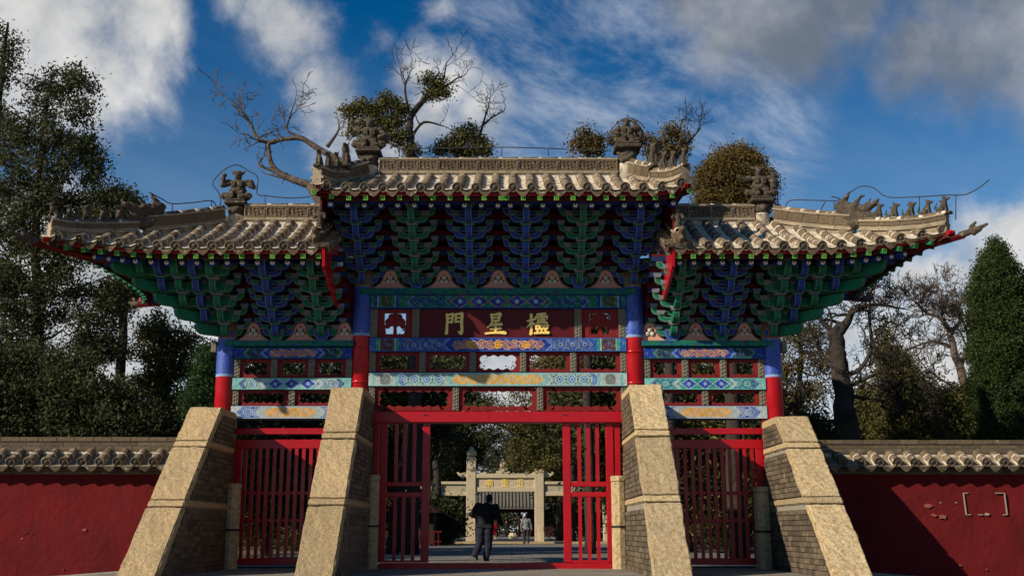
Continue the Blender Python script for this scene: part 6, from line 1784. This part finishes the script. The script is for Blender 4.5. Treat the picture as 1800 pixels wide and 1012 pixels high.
# inside the courtyard, seen through the doorways and the pierced boards
IN = [(700, 20, (680, 690, 110, 80), (690, 800, 40, 60), L_dark), (785, 57, (790, 800, 60, 60), (800, 740, 80, 60), L_dark), (985, 56, (985, 800, 70, 55), (960, 740, 80, 60), L_olive),
      (1080, 17, (1080, 700, 90, 90), (1100, 800, 60, 70), L_dark), (560, 22, (540, 720, 110, 100), (560, 840, 90, 90), L_dark), (470, 15, (470, 700, 80, 70), (480, 830, 90, 90), L_dark),
      (1002, 50, (980, 652, 55, 26), (1010, 720, 60, 40), L_brown), (745, 47, (785, 645, 50, 26), (735, 720, 60, 50), L_dark), (765, 41, (740, 908, 40, 28), (776, 910, 22, 24), L_dark), (985, 113, (870, 800, 66, 44), (930, 810, 60, 44), L_dark), (1210, 18, (1210, 700, 80, 80), (1220, 840, 90, 90), L_olive), (1300, 24, (1310, 710, 80, 90), (1300, 850, 90, 90), L_dark), (760, 62, (745, 850, 60, 75), (790, 880, 36, 60), L_dark), (1040, 60, (1040, 860, 60, 80), (990, 850, 50, 70), L_dark), (640, 52, (620, 860, 90, 90), (690, 790, 80, 70), L_dark), (1150, 31, (1160, 860, 90, 90), (1120, 790, 80, 70), L_dark)]
LBI = ['dark tree left inside the court, seen through the pierced boards', 'dark tree over the left of the stone archway', 'olive tree over the right pillar of the stone archway', 'dark tree behind the right leaf of the middle doorway', 'dark tree filling the view behind the left side door',
       'dark tree nearest the left side door', 'bronze tree seen through the pierced boards right of the middle', 'dark tree seen through the pierced boards left of the middle', 'dark tree behind the red-railed shed', 'dark tree rising behind the roof of the far gate hall', 'olive tree behind the right side door, nearest the middle', 'dark tree behind the right side door, by the outer pillar', 'low dark tree beside the left end of the archway', 'low dark tree beside the right end of the archway', 'dark tree between the left leaf and the shed', 'dark tree far behind the right leaf']
for i, (px, Y, l1, l2, lm) in enumerate(IN):
    lob = [l1, l2, ((l1[0] + l2[0]) / 2, (l1[1] + l2[1]) / 2 + 20, l1[2] * .8, 45)]
    if px == 1080: lob.append((1052, 572, 30, 30))
    tree('court_tree', LBI[i], GI, Y, [(px, 940, 18), (px + 4, 850, 14), (px - 2, 760, 10), (px, 700, 5)], lob, 340, .42, 110, .105, lm, M_ash, 60 + i, flat_=.7, shell=.15, twig_n=60)
# more foliage high over the archway, hanging branches that let the sky through
tree('court_tree', 'spreading branchy tree above the stone archway, sky showing through it', GI, 38, [(1035, 945, 12), (1030, 850, 10), (985, 770, 7), (920, 735, 4)], [(930, 745, 40, 16), (955, 770, 44, 26), (965, 800, 34, 22), (920, 790, 22, 14), (905, 812, 18, 12), (840, 728, 60, 14)], 150, .30, 80, .085, L_olive, M_ash, 81, flat_=.6, shell=.1,
     bare=[dict(p=[(960, 795, 5), (930, 770, 4), (890, 750, 3)], n=5, tw=2, l=1.2)])
# backdrop wood beyond the hall and to the sides
def wood(label, spec, seed, lm):
    g = random.Random(seed); cs = []
    for x0, x1, Y0, Y1, h, n in spec:
        for _ in range(n):
            x = g.uniform(x0, x1); hh = h * (0.7 + .3 * math.sin(x * .7 + Y0)) 
            cs.append((x, g.uniform(Y0, Y1), g.uniform(.2, hh)))
    o = leaves('distant_woods', cs, .8, 34, .30, lm, None, seed, .8); tag(o, label, 'woods', None, 'stuff'); return o
wood('dark woods behind the far gate hall', [(-60, -9, 60, 125, 10, 900), (9, 60, 60, 125, 10, 900), (-14, 14, 118, 126, 13, 420), (-30, -8, 24, 60, 5, 420), (8, 30, 24, 60, 5, 420)], 5, L_dark)
